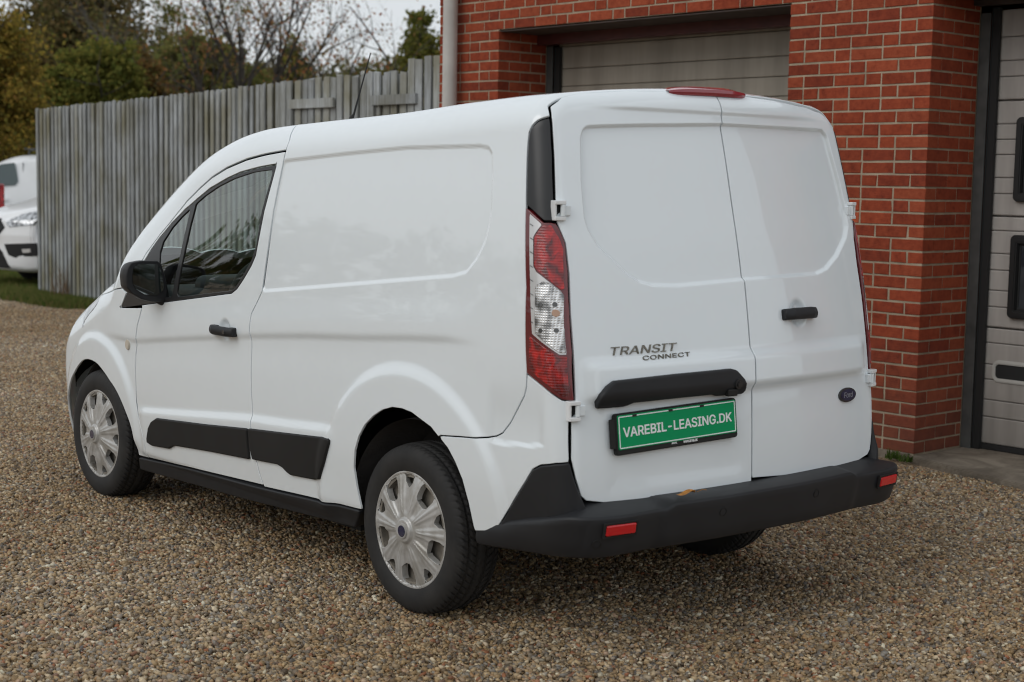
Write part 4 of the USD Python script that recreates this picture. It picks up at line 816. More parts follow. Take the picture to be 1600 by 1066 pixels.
for k,b in enumerate(bricks):
    mk=int(rng.choice(3,p=[.5,.28,.22])); bm_=brick_mesh(b,k)
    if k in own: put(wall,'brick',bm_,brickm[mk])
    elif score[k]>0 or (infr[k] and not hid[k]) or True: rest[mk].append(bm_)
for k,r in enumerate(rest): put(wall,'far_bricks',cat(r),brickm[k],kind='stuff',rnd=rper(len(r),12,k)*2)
# soffits, header boards, posts, seals, doors
put(bld,'door_header',fbx(op1[0]+.004,op1[1]-.004,.40,.50,LZ-.085,LZ-.006),M['redwood'])
put(bld,'door_header',fbx(op2[0],-.004,.42,.50,LZ-.05,LZ-.006),M['soffit'])
put(bld,'lintel_angle',fbx(op1[0]+.003,op1[1]-.003,.012,.39,LZ-.012,LZ-.004),M['soffit']); put(bld,'lintel_angle',fbx(op2[0],-.003,.012,.41,LZ-.012,LZ-.004),M['soffit'])
def c_post(s0,s1,n0,n1): return cat([fbx(s0,s1,n0,n0+.006,0.,LZ-.09),fbx(s0,s0+math.copysign(.006,s1-s0),n0+.006,n1,0.,LZ-.09)])
put(bld,'door_post',c_post(-.004,-.072,.505,.57),M['steel']); put(bld,'door_seal',cat([fbx(-.074,-.122,.520,.548,.03,LZ-.06),fbx(-.074,-.080,.515,.57,.03,LZ-.06)]),M['seal'])
put(bld,'door_post',c_post(op1[1]-.004,op1[1]-.075,.505,.57),M['steel']); put(bld,'door_seal',fbx(op1[1]-.077,op1[1]-.135,.520,.548,.03,LZ-.1),M['seal'])
put(bld,'door_post',c_post(op1[0]+.004,op1[0]+.075,.505,.57),M['steel'])
def garage(name,s0,s1,zs,joints,mat,label):
    d=put(bld,name,fbx(s0,s1,.60,.64,.04,LZ-.09),mat,label=label)
    zz=[.065]+sorted(zs)+[LZ-.07]
    for a,b in zip(zz[:-1],zz[1:]):
        g0=.006 if any(abs(a-j)<.01 for j in joints) else .0022; g1=.006 if any(abs(b-j)<.01 for j in joints) else .0022
        pz=np.array([(.600,a+g0),(.562,a+g0),(.5585,a+g0+.006),(.5585,b-g1-.006),(.562,b-g1),(.600,b-g1)])
        v=np.array([(s,n,z) for s in (s0,s1) for n,z in pz]); F=[]
        for k in range(5): F+=[(k,k+1,k+7),(k,k+7,k+6)]
        m=trimesh.Trimesh(P0+v[:,:1]*FD+v[:,1:2]*FN+v[:,2:]*[0,0,1],F,process=False)
        if (m.face_normals@FN).sum()>0: m.invert()
        put(d,'door_slat',m,mat,smooth=30)
    put(d,'bottom_seal',fbx(s0,s1,.545,.60,.032,.064),M['seal'])
    return d
Z2=[2.547,2.405,2.31,2.168,2.026,1.933,1.841,1.702,1.605,1.47,1.381,1.241,1.14,1.015,.914,.787,.691,.558,.464,.338,.232]
gd2=garage('garage_door',-.085,-3.1,Z2,[2.168,1.47,.787],M['door_b'],'grey ribbed garage door with black framed windows')
Z1=[2.686,2.513,2.375,2.24,2.07,1.93,1.80,1.63,1.5,1.35,1.2,1.05,.9,.75,.6,.45,.3,.15]
gd1=garage('garage_door',op1[0]+.07,op1[1]-.09,Z1,[2.07,1.35,.75],M['door_a'],'brown-grey ribbed garage door behind the van')
M['seal_gloss']=plain('black_window_rubber',(.006,.006,.006),.42)
M['pane_dark']=plain('dark_pane',(.02,.022,.025),.04,spec=.8)
def fpoly(poly,n0,th,bev=.0):
    m=prism(poly,th,bev); v=m.vertices; m=trimesh.Trimesh(P0+v[:,:1]*FD+(n0-v[:,2:])*FN+v[:,1:2]*[0,0,1],m.faces,process=False); m.fix_normals(); return m
for k in range(4):
    for z0,z1 in ((1.56,2.065),(.855,1.36)):
        s1=-.262-k*.72; s0=s1-.62
        o=sg.box(s0,z0,s1,z1).buffer(-.03).buffer(.03); i_=o.buffer(-.052)
        fr=put(gd2,'window_frame',fpoly(o.difference(i_),.565,.045,.014),M['seal_gloss'],smooth=40)
        put(fr,'pane',fpoly(i_.buffer(.002),.565,.012),M['pane_dark'])
        put(fr,'glazing_bead',fpoly(i_.difference(i_.buffer(-.012)),.563,.016,.004),M['seal'],smooth=40)
o=sg.box(-.56,.452,-.165,.590).buffer(-.05).buffer(.05); i_=o.buffer(-.027)
hr=put(gd2,'lift_handle',fpoly(o.difference(i_),.566,.016,.008),plain('grey_handle_bezel',(.42,.41,.38),.5),smooth=40); put(hr,'handle_recess',fpoly(i_.buffer(.001),.560,.003),M['dark'])
# rain pipe
pz=np.linspace(.02,TOPZ+.0,12); pc_=P0+FD*4.345-FN*.085
M['pvc']=plain('grey_pvc',(.47,.45,.42),.45,var=(3,.14))
dp=put(bld,'downpipe',tube([pc_+[0,0,z] for z in pz],.058,24),M['pvc'],smooth=40)
for z in (.6,1.9,3.2): put(dp,'pipe_bracket',cat([tube([pc_+[0,0,z-.018],pc_+[0,0,z+.018]],.063,24),fbx(4.335,4.355,-.04,.01,z-.012,z+.012)]),M['pvc'],smooth=40)
# threshold
th_=np.array([(0.03,-.02),(-.25,-.11),(-.5,-.19),(-.9,-.30),(-1.6,-.34),(-3.3,-.36),(-3.3,.62),(-.003,.62),(-.003,.0),(.03,.0)]); tp=sg.Polygon(th_).buffer(0)
tm=prism(tp,.16,.012); v=tm.vertices; tm=trimesh.Trimesh(P0+v[:,:1]*FD+v[:,1:2]*FN+(v[:,2:]-.132)*[0,0,1],tm.faces,process=False); tm.fix_normals()
thr=put(None,'pavement',tm,M['concrete'],smooth=30); tag(thr,'worn concrete threshold in front of the grey garage door',None,None,'structure')
pl_=fbx(.03,op1[0],-.012,.004,-.1,Z0+.004); put(bld,'plinth',pl_,M['concrete'])

# ================= wooden fence =================
def wood(name,lo,hi,green):
    return usdkit.material(stage,L(name),{'tc':('geometry',{}),'oi':('object_info',{}),'mp':('mapping',{'scale':(9.,9.,.55)}),'n':('noise_texture',{'scale':6.,'detail':8.,'roughness':.68,'distortion':.3}),'r':('rgb_ramp',{'ramp':[(.28,lo),(.5,tuple((a+b)/2 for a,b in zip(lo,hi))),(.72,hi)]}),
     'n2':('noise_texture',{'scale':2.,'detail':5.}),'mr':('map_range',{'from_min':.38,'from_max':.68,'to_min':0.,'to_max':.7,'clamp':True}),'mx':('mix_color',{'b':green}),'rm':('map_range',{'from_min':.45,'from_max':.9,'to_min':0.,'to_max':.38,'clamp':True}),'ra':('math',{'math_type':'add','use_clamp':True}),
     'hv':('map_range',{'from_min':0.,'from_max':1.,'to_min':.72,'to_max':1.22}),'hs':('hsv',{}),'b':('bump',{'distance':.006,'strength':.7}),'p':('principled_bsdf',{'roughness':.9,'specular_ior_level':.2})},
     [('tc.position','mp.vector'),('mp.vector','n.vector'),('n.fac','r.fac'),('tc.position','n2.vector'),('n2.fac','mr.value'),('oi.random','rm.value'),('mr.result','ra.value1'),('rm.result','ra.value2'),('ra.value','mx.fac'),('r.color','mx.a'),('mx.result','hs.color'),('oi.random','hv.value'),('hv.result','hs.value'),('hs.color','p.base_color'),('n.fac','b.height'),('b.normal','p.normal')],surface='p.BSDF')
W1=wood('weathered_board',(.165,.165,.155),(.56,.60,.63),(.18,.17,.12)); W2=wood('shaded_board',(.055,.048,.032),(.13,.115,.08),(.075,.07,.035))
FX=4.1
fence=thing('wooden_fence','tall weathered grey board fence running from the brick corner','fence',(FX,10.5,0))
def board(y,w,x,th,z0,z1,r):
    m=box((-th/2,-w/2,z0),(th/2,w/2,z1)); v=m.vertices; up=v[:,2]>(z0+z1)/2; v[up,2]+=r.normal(0,.006,up.sum()); v[up,1]+=r.normal(0,.010); v[:,1]+=r.normal(0,.0015,8); v[:,0]+=np.where(up,r.normal(0,.006),0); m.vertices=v; m.apply_translation((x,y,0)); return m
rr=np.random.default_rng(3); y=5.45; k=0
def ftop(y): return np.interp(y,[5,6.5,8.2,11,13,15.4],[2.69,2.605,2.595,2.515,2.48,2.435])
while y<15.0:
    near=y<9.3
    w=.092 if near else .064; tall=.10 if y<6.75 else 0
    put(fence,'board',board(y,w*rr.uniform(.92,1.05),FX-.030,.02,.0,ftop(y)+rr.normal(0,.005)+tall,rr),W1)
    pit=.128 if near else .118
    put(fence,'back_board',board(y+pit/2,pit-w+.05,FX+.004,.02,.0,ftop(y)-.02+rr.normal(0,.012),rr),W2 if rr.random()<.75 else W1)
    y+=pit*rr.uniform(.97,1.03)
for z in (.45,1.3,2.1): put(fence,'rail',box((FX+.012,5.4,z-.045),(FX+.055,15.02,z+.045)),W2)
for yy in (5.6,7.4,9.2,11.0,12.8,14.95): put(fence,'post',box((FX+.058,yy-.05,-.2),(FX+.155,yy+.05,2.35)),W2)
for (a,b,z) in ((8.74,7.95,2.345),(7.32,6.62,2.345)):
    m=box((FX-.075,b,z-.045),(FX-.044,a,z+.045)); put(fence,'batten',m,W1)
    put(fence,'batten',box((FX-.075,a-.05,z-.40),(FX-.044,a+.03,z-.05)),W1)

# ================= lawn, tufts, weeds =================
M['lawn']=plain('lawn_soil',(.060,.070,.028),.95,var=(3,.5),bump=(40,.03))
lw=sheet(2.6,60,9.,70,.5,lambda X,Y:-.006+0*X); v=lw.vertices; edge=4.05-.35*ss(10,15,v[:,1])-1.4*ss(15.,17.5,v[:,1])+.18*np.sin(v[:,1]*1.7)+.1*np.sin(v[:,1]*4.1)
k=v[:,0]<edge; v[k,2]=-.05; lw.vertices=v
lawn=put(None,'lawn',lw,M['lawn'],smooth=True); tag(lawn,'strip of rough grass at the foot of the fence and beyond its end',None,None,'structure')
GR_=usdkit.material(stage,L('grass_blades'),{'at':('attribute',{'attribute':'rnd'}),'r':('rgb_ramp',{'ramp':[(0,(.050,.085,.020)),(.45,(.085,.125,.030)),(.7,(.15,.155,.045)),(.9,(.21,.165,.075)),(1,(.12,.075,.035))]}),'d':('diffuse_bsdf',{}),'t':('translucent_bsdf',{}),'m':('mix_closure',{'fac':.3})},[('at.fac','r.fac'),('r.color','d.color'),('r.color','t.color'),('d.BSDF','m.closure1'),('t.BSDF','m.closure2')],surface='m.closure')
def tuft(seed,n,R,h):
    r=np.random.default_rng(seed); V=[];F=[]
    for i in range(n):
        a,rd=r.uniform(0,6.28),R*r.random()**.6; b=np.array([math.cos(a)*rd,math.sin(a)*rd,0]); hh=h*r.uniform(.4,1.1); l=r.uniform(0,6.28); d=np.array([math.cos(l),math.sin(l),0]); bend=hh*r.uniform(.1,.8); w=np.array([-d[1],d[0],0])*.004
        k=len(V); V+=[b-w,b+w,b+d*bend*.4+[0,0,hh*.6]+w*.7,b+d*bend*.4+[0,0,hh*.6]-w*.7,b+d*bend+[0,0,hh]]; F+=[(k,k+1,k+2),(k,k+2,k+3),(k+3,k+2,k+4)]
    return trimesh.Trimesh(V,F,process=False)
gi=UsdGeom.PointInstancer.Define(stage,'/World/grass'); tag(gi,'rough green and straw coloured grass along the fence','grass',None,'stuff')
gp_=[put(gi.GetPrim(),'grass_tuft',tuft(40+k,70,.16,.10),GR_,local=True,rnd=rper(70,5,k)).GetPath() for k in range(4)]; gi.CreatePrototypesRel().SetTargets(gp_)
pos=[];idx=[];sc=[]
r=np.random.default_rng(11)
for _ in range(9000):
    y=r.uniform(9.5,30); x=r.uniform(2.4,9.) if y>15.2 else r.uniform(3.5,4.06)
    ed=4.05-.35*ss(10,15,y)-1.4*ss(15.,17.5,y)+.18*math.sin(y*1.7)+.1*math.sin(y*4.1)+r.normal(0,.14)
    if x<ed or proj((x,y,0))[0][0]<-120 or proj((x,y,0))[0][0]>320: continue
    pos.append((x,y,-.01)); idx.append(int(r.integers(0,4))); sc.append(r.uniform(.5,1.25))
gi.CreatePositionsAttr(Vt.Vec3fArray.FromNumpy(np.array(pos,np.float32))); gi.CreateProtoIndicesAttr(Vt.IntArray(idx)); gi.CreateScalesAttr(Vt.Vec3fArray.FromNumpy(np.repeat(np.array(sc,np.float32)[:,None],3,1)))
wl=[('low green weed at the foot of the brick pillar, nearest the bumper',(3.43,.93,0.),.06),('small green weed at the pillar corner beside the concrete threshold',(3.42,.83,0.),.045)]
for lb,p,h in wl:
    t=thing('weed',lb,'weed',p,'weeds at the foot of the brick pillar'); put(t,'blade_tuft',tuft(int(p[1]*1000),60,.045,h),GR_,local=True,rnd=rper(60,5,5)*.4)
dry=thing('dry_weed','tall brown dried weed growing against the left end of the fence','weed',(3.98,14.1,0)); put(dry,'stem',tuft(77,60,.18,.55),usdkit.material(stage,L('dry_stalks'),{'p':('principled_bsdf',{'base_color':(.16,.10,.05),'roughness':.9})},surface='p.BSDF'),local=True)

# ================= trees =================
def leaf_mat(name,cols):
    return usdkit.material(stage,L(name),{'at':('attribute',{'attribute':'rnd'}),'r':('rgb_ramp',{'ramp':[(i/(len(cols)-1),c) for i,c in enumerate(cols)]}),'d':('diffuse_bsdf',{}),'t':('translucent_bsdf',{}),'m':('mix_closure',{'fac':.3})},[('at.fac','r.fac'),('r.color','d.color'),('r.color','t.color'),('d.BSDF','m.closure1'),('t.BSDF','m.closure2')],surface='m.closure')
LM={'wood':leaf_mat('far_wood_leaves',[(.07,.085,.03),(.13,.12,.045),(.17,.12,.05),(.09,.11,.035),(.20,.16,.06)]),
 'gold':leaf_mat('autumn_gold_leaves',[(.09,.08,.025),(.22,.16,.04),(.33,.21,.045),(.14,.15,.035),(.38,.26,.05),(.12,.12,.03),(.20,.10,.035)]),
 'green':leaf_mat('yellow_green_leaves',[(.07,.085,.02),(.13,.14,.032),(.21,.19,.045),(.09,.11,.03),(.27,.22,.05)]),
 'dark':leaf_mat('dark_leaves',[(.06,.06,.027),(.11,.09,.04),(.16,.11,.05),(.08,.09,.032),(.19,.13,.05)]),
 'brown':leaf_mat('russet_leaves',[(.10,.07,.03),(.19,.11,.04),(.25,.13,.045),(.12,.11,.04),(.16,.14,.05)]),
 'olive':leaf_mat('olive_leaves',[(.08,.095,.03),(.15,.16,.05),(.20,.17,.06),(.11,.13,.04),(.24,.16,.06)]),
 'rust':leaf_mat('sparse_oak_leaves',[(0.284,0.101,0.045),(0.203,0.121,0.051),(0.121,0.132,0.045),(0.365,0.151,0.061),(0.162,0.101,0.061)])}
BARK=plain('grey_brown_bark',(.050,.042,.035),.95,bump=(30,.02),var=(8,.35)); BARK2=plain('pale_bark',(.085,.078,.068),.95,var=(8,.35))
def limbs(base,h,r0,seed,levels,spread=.75,lean=(0,0),nb=4,fork=.35,up=.25,bend=.09):
    r=np.random.default_rng(seed); parts=[]; tips=[]
    def grow(p,d,l,rad,lv):
        n=6 if lv else 9; pts=[p]; dd=d.copy()
        for i in range(n):
            dd=dd+r.normal(0,bend,3)+np.array([0,0,up*.06]); dd/=np.linalg.norm(dd); pts.append(pts[-1]+dd*l/n)
        pts=np.array(pts); rs=np.linspace(rad,rad*(.45 if lv<levels else .25),n+1); parts.append(tube(pts,rs,6 if lv<2 else (4 if lv<3 else 3),False))
        if lv>=levels-1: tips.extend(pts[2:].tolist())
        if lv<levels:
            for k in range(nb+(lv==0)*2):
                t=fork+(1-fork)*((k+r.random())/(nb+(lv==0)*2)); i=int(t*n); q=pts[min(i,n)]; ax=r.normal(size=3); ax-=ax@dd*dd; ax/=np.linalg.norm(ax)
                nd=dd*(1-spread*.55)+ax*spread*r.uniform(.7,1.2)+np.array([0,0,up*.5]); nd/=np.linalg.norm(nd); grow(q,nd,l*r.uniform(.42,.68),rs[min(i,n)]*.62,lv+1)
    d0=np.array([lean[0],lean[1],1.]); grow(np.array(base,float),d0/np.linalg.norm(d0),h*.62,r0,0)
    return cat(parts),np.array(tips)
def leaves(c,size,seed,flat=.8):
    r=np.random.default_rng(seed); n=len(c); s=size*r.uniform(.55,1.3,n)[:,None]; a=r.normal(size=(n,3)); a/=np.linalg.norm(a,axis=1,keepdims=True); b=np.cross(a,r.normal(size=(n,3))); b/=np.linalg.norm(b,axis=1,keepdims=True)
    V=np.stack([c-a*s,c-b*s*.55,c+a*s,c+b*s*.55],1).reshape(-1,3); i=np.arange(n)[:,None]*4; F=np.concatenate([i+[0,1,2],i+[0,2,3]],0); return trimesh.Trimesh(V,F,process=False)
def clumps(ell,n_cl,per,sig,seed):
    """leaf centres gathered in clumps through lobes ((cx,cy,cz),(rx,ry,rz))"""
    r=np.random.default_rng(seed); out=[]; w=np.array([e[1][0]*e[1][1]*e[1][2] for e in ell])**.7; w/=w.sum()
    for e,k in zip(ell,r.multinomial(n_cl,w)):
        d=r.normal(size=(k,3)); d/=np.linalg.norm(d,axis=1,keepdims=True); rad=r.random(k)**.38*r.uniform(.82,1.12,k); c=np.array(e[0])+d*rad[:,None]*np.array(e[1])
        m=r.poisson(per,k)+3; sg_=sig*r.uniform(.5,1.4,k)
        out.append(np.repeat(c,m,0)+r.normal(size=(m.sum(),3))*np.repeat(sg_,m)[:,None]*[1,1,.75])
    return np.vstack(out)
def gpos(px,D): p=at(px,260,D); p[2]=0.; return p
RTH=RT*[1,1,0]; RTH/=np.linalg.norm(RTH); FWH=np.array([FW[0],FW[1],0]); FWH/=np.linalg.norm(FWH)
def zat(px,py,D): return float(at(px,py,D)[2])
def bush(name,label,catg,px,D,halfpx,top,mat,seed,n_cl,per,size,lobes=5,group=None,zlo=.3,trunk=True):
    g=gpos(px,D); ht=zat(px,top,D); wd=halfpx*D/FP; r=np.random.default_rng(seed); ell=[]
    for i in range(lobes):
        u=r.uniform(-.75,.75); hh=ht*r.uniform(.5,.86)*(1-.25*abs(u)); c=g+RTH*u*wd+FWH*r.uniform(-.7,.7)*wd*.8; rz=max(.5,(ht-zlo)*r.uniform(.22,.34)); ell.append(((c[0],c[1],hh-rz*.0),(wd*r.uniform(.35,.55),wd*r.uniform(.35,.55),rz)))
    ell.append(((g[0],g[1],ht*.45),(wd*.8,wd*.7,ht*.42))); ell.append(((g[0],g[1],ht*.72),(wd*.5,wd*.5,ht*.27)))
    t=thing(name,label,catg,g,group or ('bushes behind the fence' if catg=='bush' else 'trees behind the fence')); c=clumps(ell,n_cl,per,wd*.10+.05,seed); put(t,'crown',leaves(c,size,seed+1),LM[mat],rnd=rper(len(c),4,seed))
    if trunk:
        m,_=limbs(g,ht*1.15,.05+ht*.008,seed+2,2,.8,nb=4); put(t,'trunk',m,BARK)
    return t
def tree(name,label,px,D,top,r0,seed,levels,mat,leaf_n,size,lean=(0,0),nb=4,spread=.75,bark=BARK,fork=.35,up=.25,sig=.18,bend=.09):
    g=gpos(px,D); ht=zat(px,top,D); m,tips=limbs(g,ht,r0,seed,levels,spread,lean,nb,fork,up,bend); t=thing(name,label,'tree',g,'trees behind the fence'); put(t,'trunk',m,bark,smooth=40)
    if leaf_n:
        r=np.random.default_rng(seed+9); c=tips[r.integers(0,len(tips),leaf_n)]+r.normal(0,sig,(leaf_n,3)); put(t,'crown',leaves(c,size,seed+3),LM[mat],rnd=rper(len(c),4,seed))
    return t
bush('autumn_tree','tall golden yellow tree at the left edge above the parked vans','tree',-35,33,95,-60,'gold',21,260,110,.05,7)
bush('dark_tree','dark brown leafy tree rising behind the golden one, upper left','tree',120,58,120,-60,'dark',31,330,80,.12,7)
bush('dark_tree','low dark green tree between the golden tree and the fence top','tree',60,45,50,70,'dark',32,150,80,.10,4)
bush('green_bush','yellow-green bush above the left end of the fence','bush',98,37,45,78,'green',41,304,90,.075,5)
bush('green_bush','taller yellow-green bush just right of the first one over the fence','bush',165,38,60,48,'green',43,448,90,.075,6)
bush('russet_bush','russet brown bush between the yellow-green and olive bushes','bush',232,39,42,84,'brown',51,272,80,.075,5)
bush('olive_bush','broad olive green bush beside the oak trunk','bush',300,41,62,58,'olive',61,416,80,.08,6)
bush('russet_bush','low russet bush under the oak, right of its trunk','bush',395,40,52,98,'olive',53,272,70,.08,5)
bush('olive_bush','small dark olive bush in front of the far hedge, behind the van roof','bush',455,46,44,95,'green',63,224,70,.085,4)
bush('evergreen_tree','dense green tree close beside the brick corner','tree',660,38,44,0,'green',71,330,80,.07,6)
bush('dark_tree','grey-brown half bare tree behind the olive bush, upper middle','tree',268,60,55,-10,'olive',35,120,50,.10,5)
tree('bare_tree','slender bare tree with fine twigs against the sky, upper left',177,48,-70,.10,81,4,'brown',500,.06,nb=5,spread=.6,bark=BARK2,fork=.25,up=.5)
tree('bare_tree','pale half bare tree behind the oak crown',300,52,-60,.11,84,4,'olive',1500,.07,nb=4,spread=.7,bark=BARK2,fork=.3,up=.4)
tree('oak_tree','brown leaved tree with a straight dark trunk behind the middle of the fence',374,36,-110,.15,191,4,'rust',1700,.047,nb=5,spread=.62,fork=.40,up=.45,sig=.24,bend=.035)
tree('oak_tree','thinner brown leaved tree just right of the straight trunked one',407,37,-95,.12,196,4,'rust',1100,.047,nb=4,spread=.62,fork=.42,up=.4,sig=.24,bend=.045,lean=(.06,-.05))
tree('thin_tree','leaning multi-stemmed tree with few red-brown leaves',492,33,-20,.07,95,4,'rust',420,.045,lean=(.30,-.24),nb=4,spread=.6,fork=.2,up=.2,sig=.16)
tree('thin_tree','thin twiggy tree with scattered brown leaves nearest the brick corner',560,35,-30,.05,97,4,'rust',380,.045,lean=(.18,-.16),nb=4,spread=.75,fork=.2,up=.2,sig=.2)
# far wood and hedge that read as masses
ell=[]
r=np.random.default_rng(5)
for px in range(-140,720,26):
    D=80+r.uniform(-6,8); top=(40 if px<190 else (80 if px<300 else 96))+r.uniform(-22,14); g=gpos(px,D); ht=zat(px,top,D); ell.append(((g[0],g[1],ht*.55),(1.7,1.7,ht*.5)))
cc=clumps(ell,2300,34,.45,6); fw_=put(None,'far_wood',leaves(cc,.17,8),LM['wood'],rnd=rper(len(cc),4,1)); tag(fw_,'far-off brown and green wood beyond the fence','wood',None,'stuff')
# woods on the other sides of the yard (seen only in the van's glass and paint)
ell=[]
for a in np.linspace(math.radians(150),math.radians(345),46):
    R_=52+r.uniform(-4,4); h_=r.uniform(4.0,6.5); ell.append(((math.sin(a)*R_,math.cos(a)*R_,h_*.5),(3.2,3.2,h_*.5)))
cc=clumps(ell,1300,26,.5,66); yw=put(None,'yard_wood',leaves(cc,.3,68),LM['olive'],rnd=rper(len(cc),4,2)); tag(yw,'belt of trees on the near side of the yard, mirrored in the van','wood',None,'stuff')

# ================= parked vans at the left =================
def loft(st,n=26):
    """st: (y, z bottom, z top, half width low, half width top, shoulder height share)"""
    V=[];
    for (y,zb,zt,wl_,wt,sh) in st:
        hh=zt-zb; r=min(.16,hh*.3)
        P=[(0,zb),(wl_*.9,zb),(wl_,zb+min(.08,hh*.2)),(wl_*1.01,zb+hh*sh*.6),(wl_,zb+hh*sh),(wt+r*.25,zt-r*1.0),(wt,zt-r*.55),(wt-r*.5,zt-r*.14),(wt-r*1.2,zt),(0,zt+.02)]
        V.append([(x,y,z) for x,z in P]+[(-x,y,z) for x,z in P[-2:0:-1]])
    V=np.array(V); k=V.shape[1]; F=[(i*k+j,(i+1)*k+j,(i+1)*k+(j+1)%k,i*k+(j+1)%k) for i in range(len(st)-1) for j in range(k)]
    v=V.reshape(-1,3); f3=meshtri(F); c0,c1=len(v),len(v)+1; v=np.vstack([v,V[0].mean(0),V[-1].mean(0)]); e=(len(st)-1)*k
    f3=np.vstack([f3]+[[[c0,(j+1)%k,j],[c1,e+j,e+(j+1)%k]] for j in range(k)]); m=trimesh.Trimesh(v,f3,process=False); m.fix_normals(); return m
VST=[(.0,.32,.80,.20,.16,.5),(.02,.30,.90,.31,.26,.5),(.07,.28,.98,.46,.38,.5),(.136,.27,1.03,.59,.50,.5),(.246,.26,1.07,.77,.64,.52),(.34,.25,1.10,.88,.74,.55),(.44,.25,1.13,.95,.80,.55),(.65,.25,1.18,.98,.84,.6),(1.0,.25,1.30,.98,.82,.65),(1.45,.25,1.66,.98,.76,.55),(1.8,.25,1.86,.98,.74,.5),(2.2,.25,1.95,.98,.77,.5),(3.4,.25,1.98,.98,.80,.5),(4.75,.25,1.96,.97,.79,.5),(4.95,.28,1.90,.94,.76,.5),(4.98,.5,1.8,.88,.70,.5)]
def sub(st,k=4):
    st=np.array(st); y=st[:,0]; t=np.arange(len(st)); tt=np.linspace(0,len(st)-1,(len(st)-1)*k+1); return [tuple(PI(t,st[:,c])(tt_) for c in range(6)) for tt_ in tt]
VM=loft([tuple(float(x) for x in s) for s in sub(VST)])
WHT=plain('white_van_paint',(.78,.79,.80),.28,coat=.5,var=(2,.04)); BK=M['plastic']
def small_wheel(parent,T,x,y,s):
    t=trimesh.creation.torus(.255,.085,major_sections=36,minor_sections=14); t.vertices[:,2]*=1.15; t.apply_transform(trimesh.transformations.rotation_matrix(math.pi/2,[0,1,0])); t.apply_translation([x,y,.335]); t.apply_transform(T)
    w=put(parent,'wheel',t,M['tyre'],smooth=50); d=trimesh.creation.cylinder(.21,.12,sections=28); d.apply_transform(trimesh.transformations.rotation_matrix(math.pi/2,[0,1,0])); d.apply_translation([x+s*.01,y,.335]); d.apply_transform(T); put(w,'rim',d,M['cover'],smooth=30)
def parked(name,label,origin,back,front=True):
    b=np.array([back[0],back[1],0.])/math.hypot(back[0],back[1]); xx=np.array([b[1],-b[0],0.]); T=np.eye(4); T[:3,0],T[:3,1],T[:3,2],T[:3,3]=xx,b,[0,0,1],origin
    t=thing(name,label,'van',origin,'white vans parked beyond the fence'); m=VM.copy()
    m.apply_transform(T); put(t,'body',m,WHT,smooth=38)
    for s in (-1,1):
        for y in (.95,3.95): small_wheel(t,T,s*.88,y,s)
        # arch lips: dark openings around the wheels
        for y in (.95,3.95):
            a=trimesh.creation.annulus(.33,.385,.02,sections=36); a.apply_transform(trimesh.transformations.rotation_matrix(math.pi/2,[0,1,0])); a.apply_translation([s*.985,y,.335]); a=a.slice_plane([0,0,.26],[0,0,1]); a.apply_transform(T); put(t,'wheel_arch',a,BK)
    def sd(pts,off=.008):
        """outline on the flank (y,z) -> two panels lying on the body"""
        for s in (-1,1):
            pg=sg.Polygon(pts); pg=pg if pg.buffer(-.031).is_empty else pg.buffer(-.03).buffer(.03); o=trimesh.creation.extrude_polygon(pg,.02); v=o.vertices.copy()
            xs=np.interp(v[:,1],[.3,1.0,1.25,1.55,1.8,1.95],[.98,.985,.955,.885,.83,.80])-np.interp(v[:,0],[.9,1.6],[.02,.0])
            yield s,trimesh.Trimesh(np.stack([s*(xs+off-.02+v[:,2]),v[:,0],v[:,1]],1),o.faces,process=False)
    for s,m in sd([(1.02,1.30),(1.35,1.50),(1.75,1.76),(2.02,1.80),(2.10,1.42),(2.04,1.34)]): m.fix_normals(); m.apply_transform(T); put(t,'side_window',m,M['pane_dark'] if False else M['side_glass'],smooth=30)
    for s,m in sd([(1.70,1.02),(1.90,1.02),(1.90,1.07),(1.70,1.07)],.03): m.fix_normals(); m.apply_transform(T); put(t,'door_handle',m,WHT,smooth=30)
    for s,m in sd([(2.185,.40),(2.192,.40),(2.19,1.80),(2.183,1.80)],.004): m.fix_normals(); m.apply_transform(T); put(t,'door_seam',m,M['seal'])
    return t,T
M['side_glass']=plain('tinted_side_glass',(.05,.075,.075),.05,spec=.8)
BACK=.545*FWH+.839*RTH
V1,T1=parked('parked_van','white van with dark hexagonal grille, its nose showing past the fence end',(lambda o:o*[1,1,0])(at(-23,266,21.5)),BACK)
def fp(pts,y,th,mat,name,parent,bev=.0,label=None,curve=.45):
    """front panel: outline in (x,z), thickness th, lying against the nose"""
    pg=sg.Polygon(pts).buffer(-.004).buffer(.004); m=prism(pg,th,bev); m=m.subdivide_to_size(.12) if hasattr(m,'subdivide_to_size') else m; v=m.vertices
    m=trimesh.Trimesh(np.stack([v[:,0],y-v[:,2]+curve*np.abs(v[:,0])**2.2+np.interp(v[:,1],[.3,.75,.95,1.15],[.03,0,.03,.25]),v[:,1]],1),m.faces,process=False); m.fix_normals(); m.apply_transform(T1); return put(parent,name,m,mat,smooth=30)
nose=fp([(-.90,.32),(.90,.32),(.95,.62),(.93,.93),(.80,1.0),(-.80,1.0),(-.93,.93),(-.95,.62)],.02,.04,WHT,'front_bumper',V1,.03)
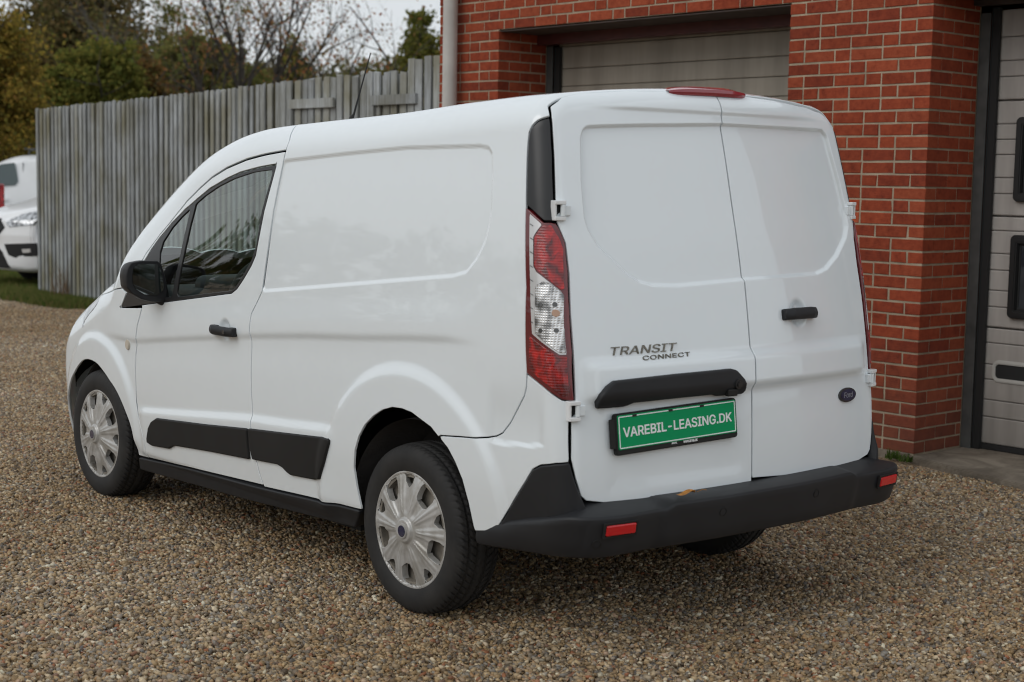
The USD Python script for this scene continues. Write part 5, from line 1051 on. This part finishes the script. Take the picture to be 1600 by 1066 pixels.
gr_=fp([(-.42,.98),(.42,.98),(.54,.86),(.40,.70),(-.40,.70),(-.54,.86)],-.02,.02,BK,'grille',V1,.006)
for k in range(4): fp([(-.44,.745+k*.062),(.44,.745+k*.062),(.44,.772+k*.062),(-.44,.772+k*.062)],-.038,.016,M['chrome_dark'],'grille_bar',gr_)
fp([(-.62,.30),(.62,.30),(.50,.52),(.40,.60),(-.40,.60),(-.50,.52)],-.02,.02,BK,'lower_grille',V1,.006)
for s in (1,-1):
    o=lambda pts:[(s*a,b) for a,b in pts][::s]
    hl=fp(o([(.53,.93),(.63,.86),(.93,.90),(.98,1.06),(.86,1.10),(.70,1.05)]),.0,.03,M['headlamp'],'headlight',V1,.008)
    fg=fp(o([(.54,.63),(.98,.66),(.98,.49),(.72,.44),(.60,.48)]),-.01,.02,BK,'fog_lamp_surround',V1,.006); fp(o([(.82,.57),(.92,.58),(.92,.53),(.83,.52)]),-.035,.012,M['lens_white'],'fog_lamp',fg,.003)
o2=at(39,266,32.5); o2[2]=0; b2=RTH+.10*FWH
V2,T2=parked('parked_van','white van with a roof rack standing side-on behind the nearer parked van',o2-np.array([b2[0],b2[1],0])/np.linalg.norm(b2)*2.05,b2)
rk=[]
for y in (2.3,3.3,4.3): rk+=[tube([(-.78,y,1.95),(-.78,y,2.07),(.78,y,2.07),(.78,y,1.95)],.018,6)]
for x in (-.78,.78): rk+=[tube([(x,2.2,2.08),(x,4.5,2.08)],.018,6)]
rk=cat(rk); rk.apply_transform(T2); put(V2,'roof_rack',rk,M['steel'])
o3=at(4,266,25.); o3[2]=0; b3=-(FWH-.5*RTH); b3/=np.linalg.norm(b3); x3=np.array([b3[1],-b3[0],0])
V3,T3=parked('parked_van','white van with red tail lights cut off by the left edge of the picture',o3-b3*4.95+x3*.96,b3)
for s in (-1,1):
    tl=rbox((s*.93-.05,4.86,.98),(s*.93+.05,5.00,1.42),.03); tl.apply_transform(T3); put(V3,'tail_light',tl,M['lens_red'],smooth=50)
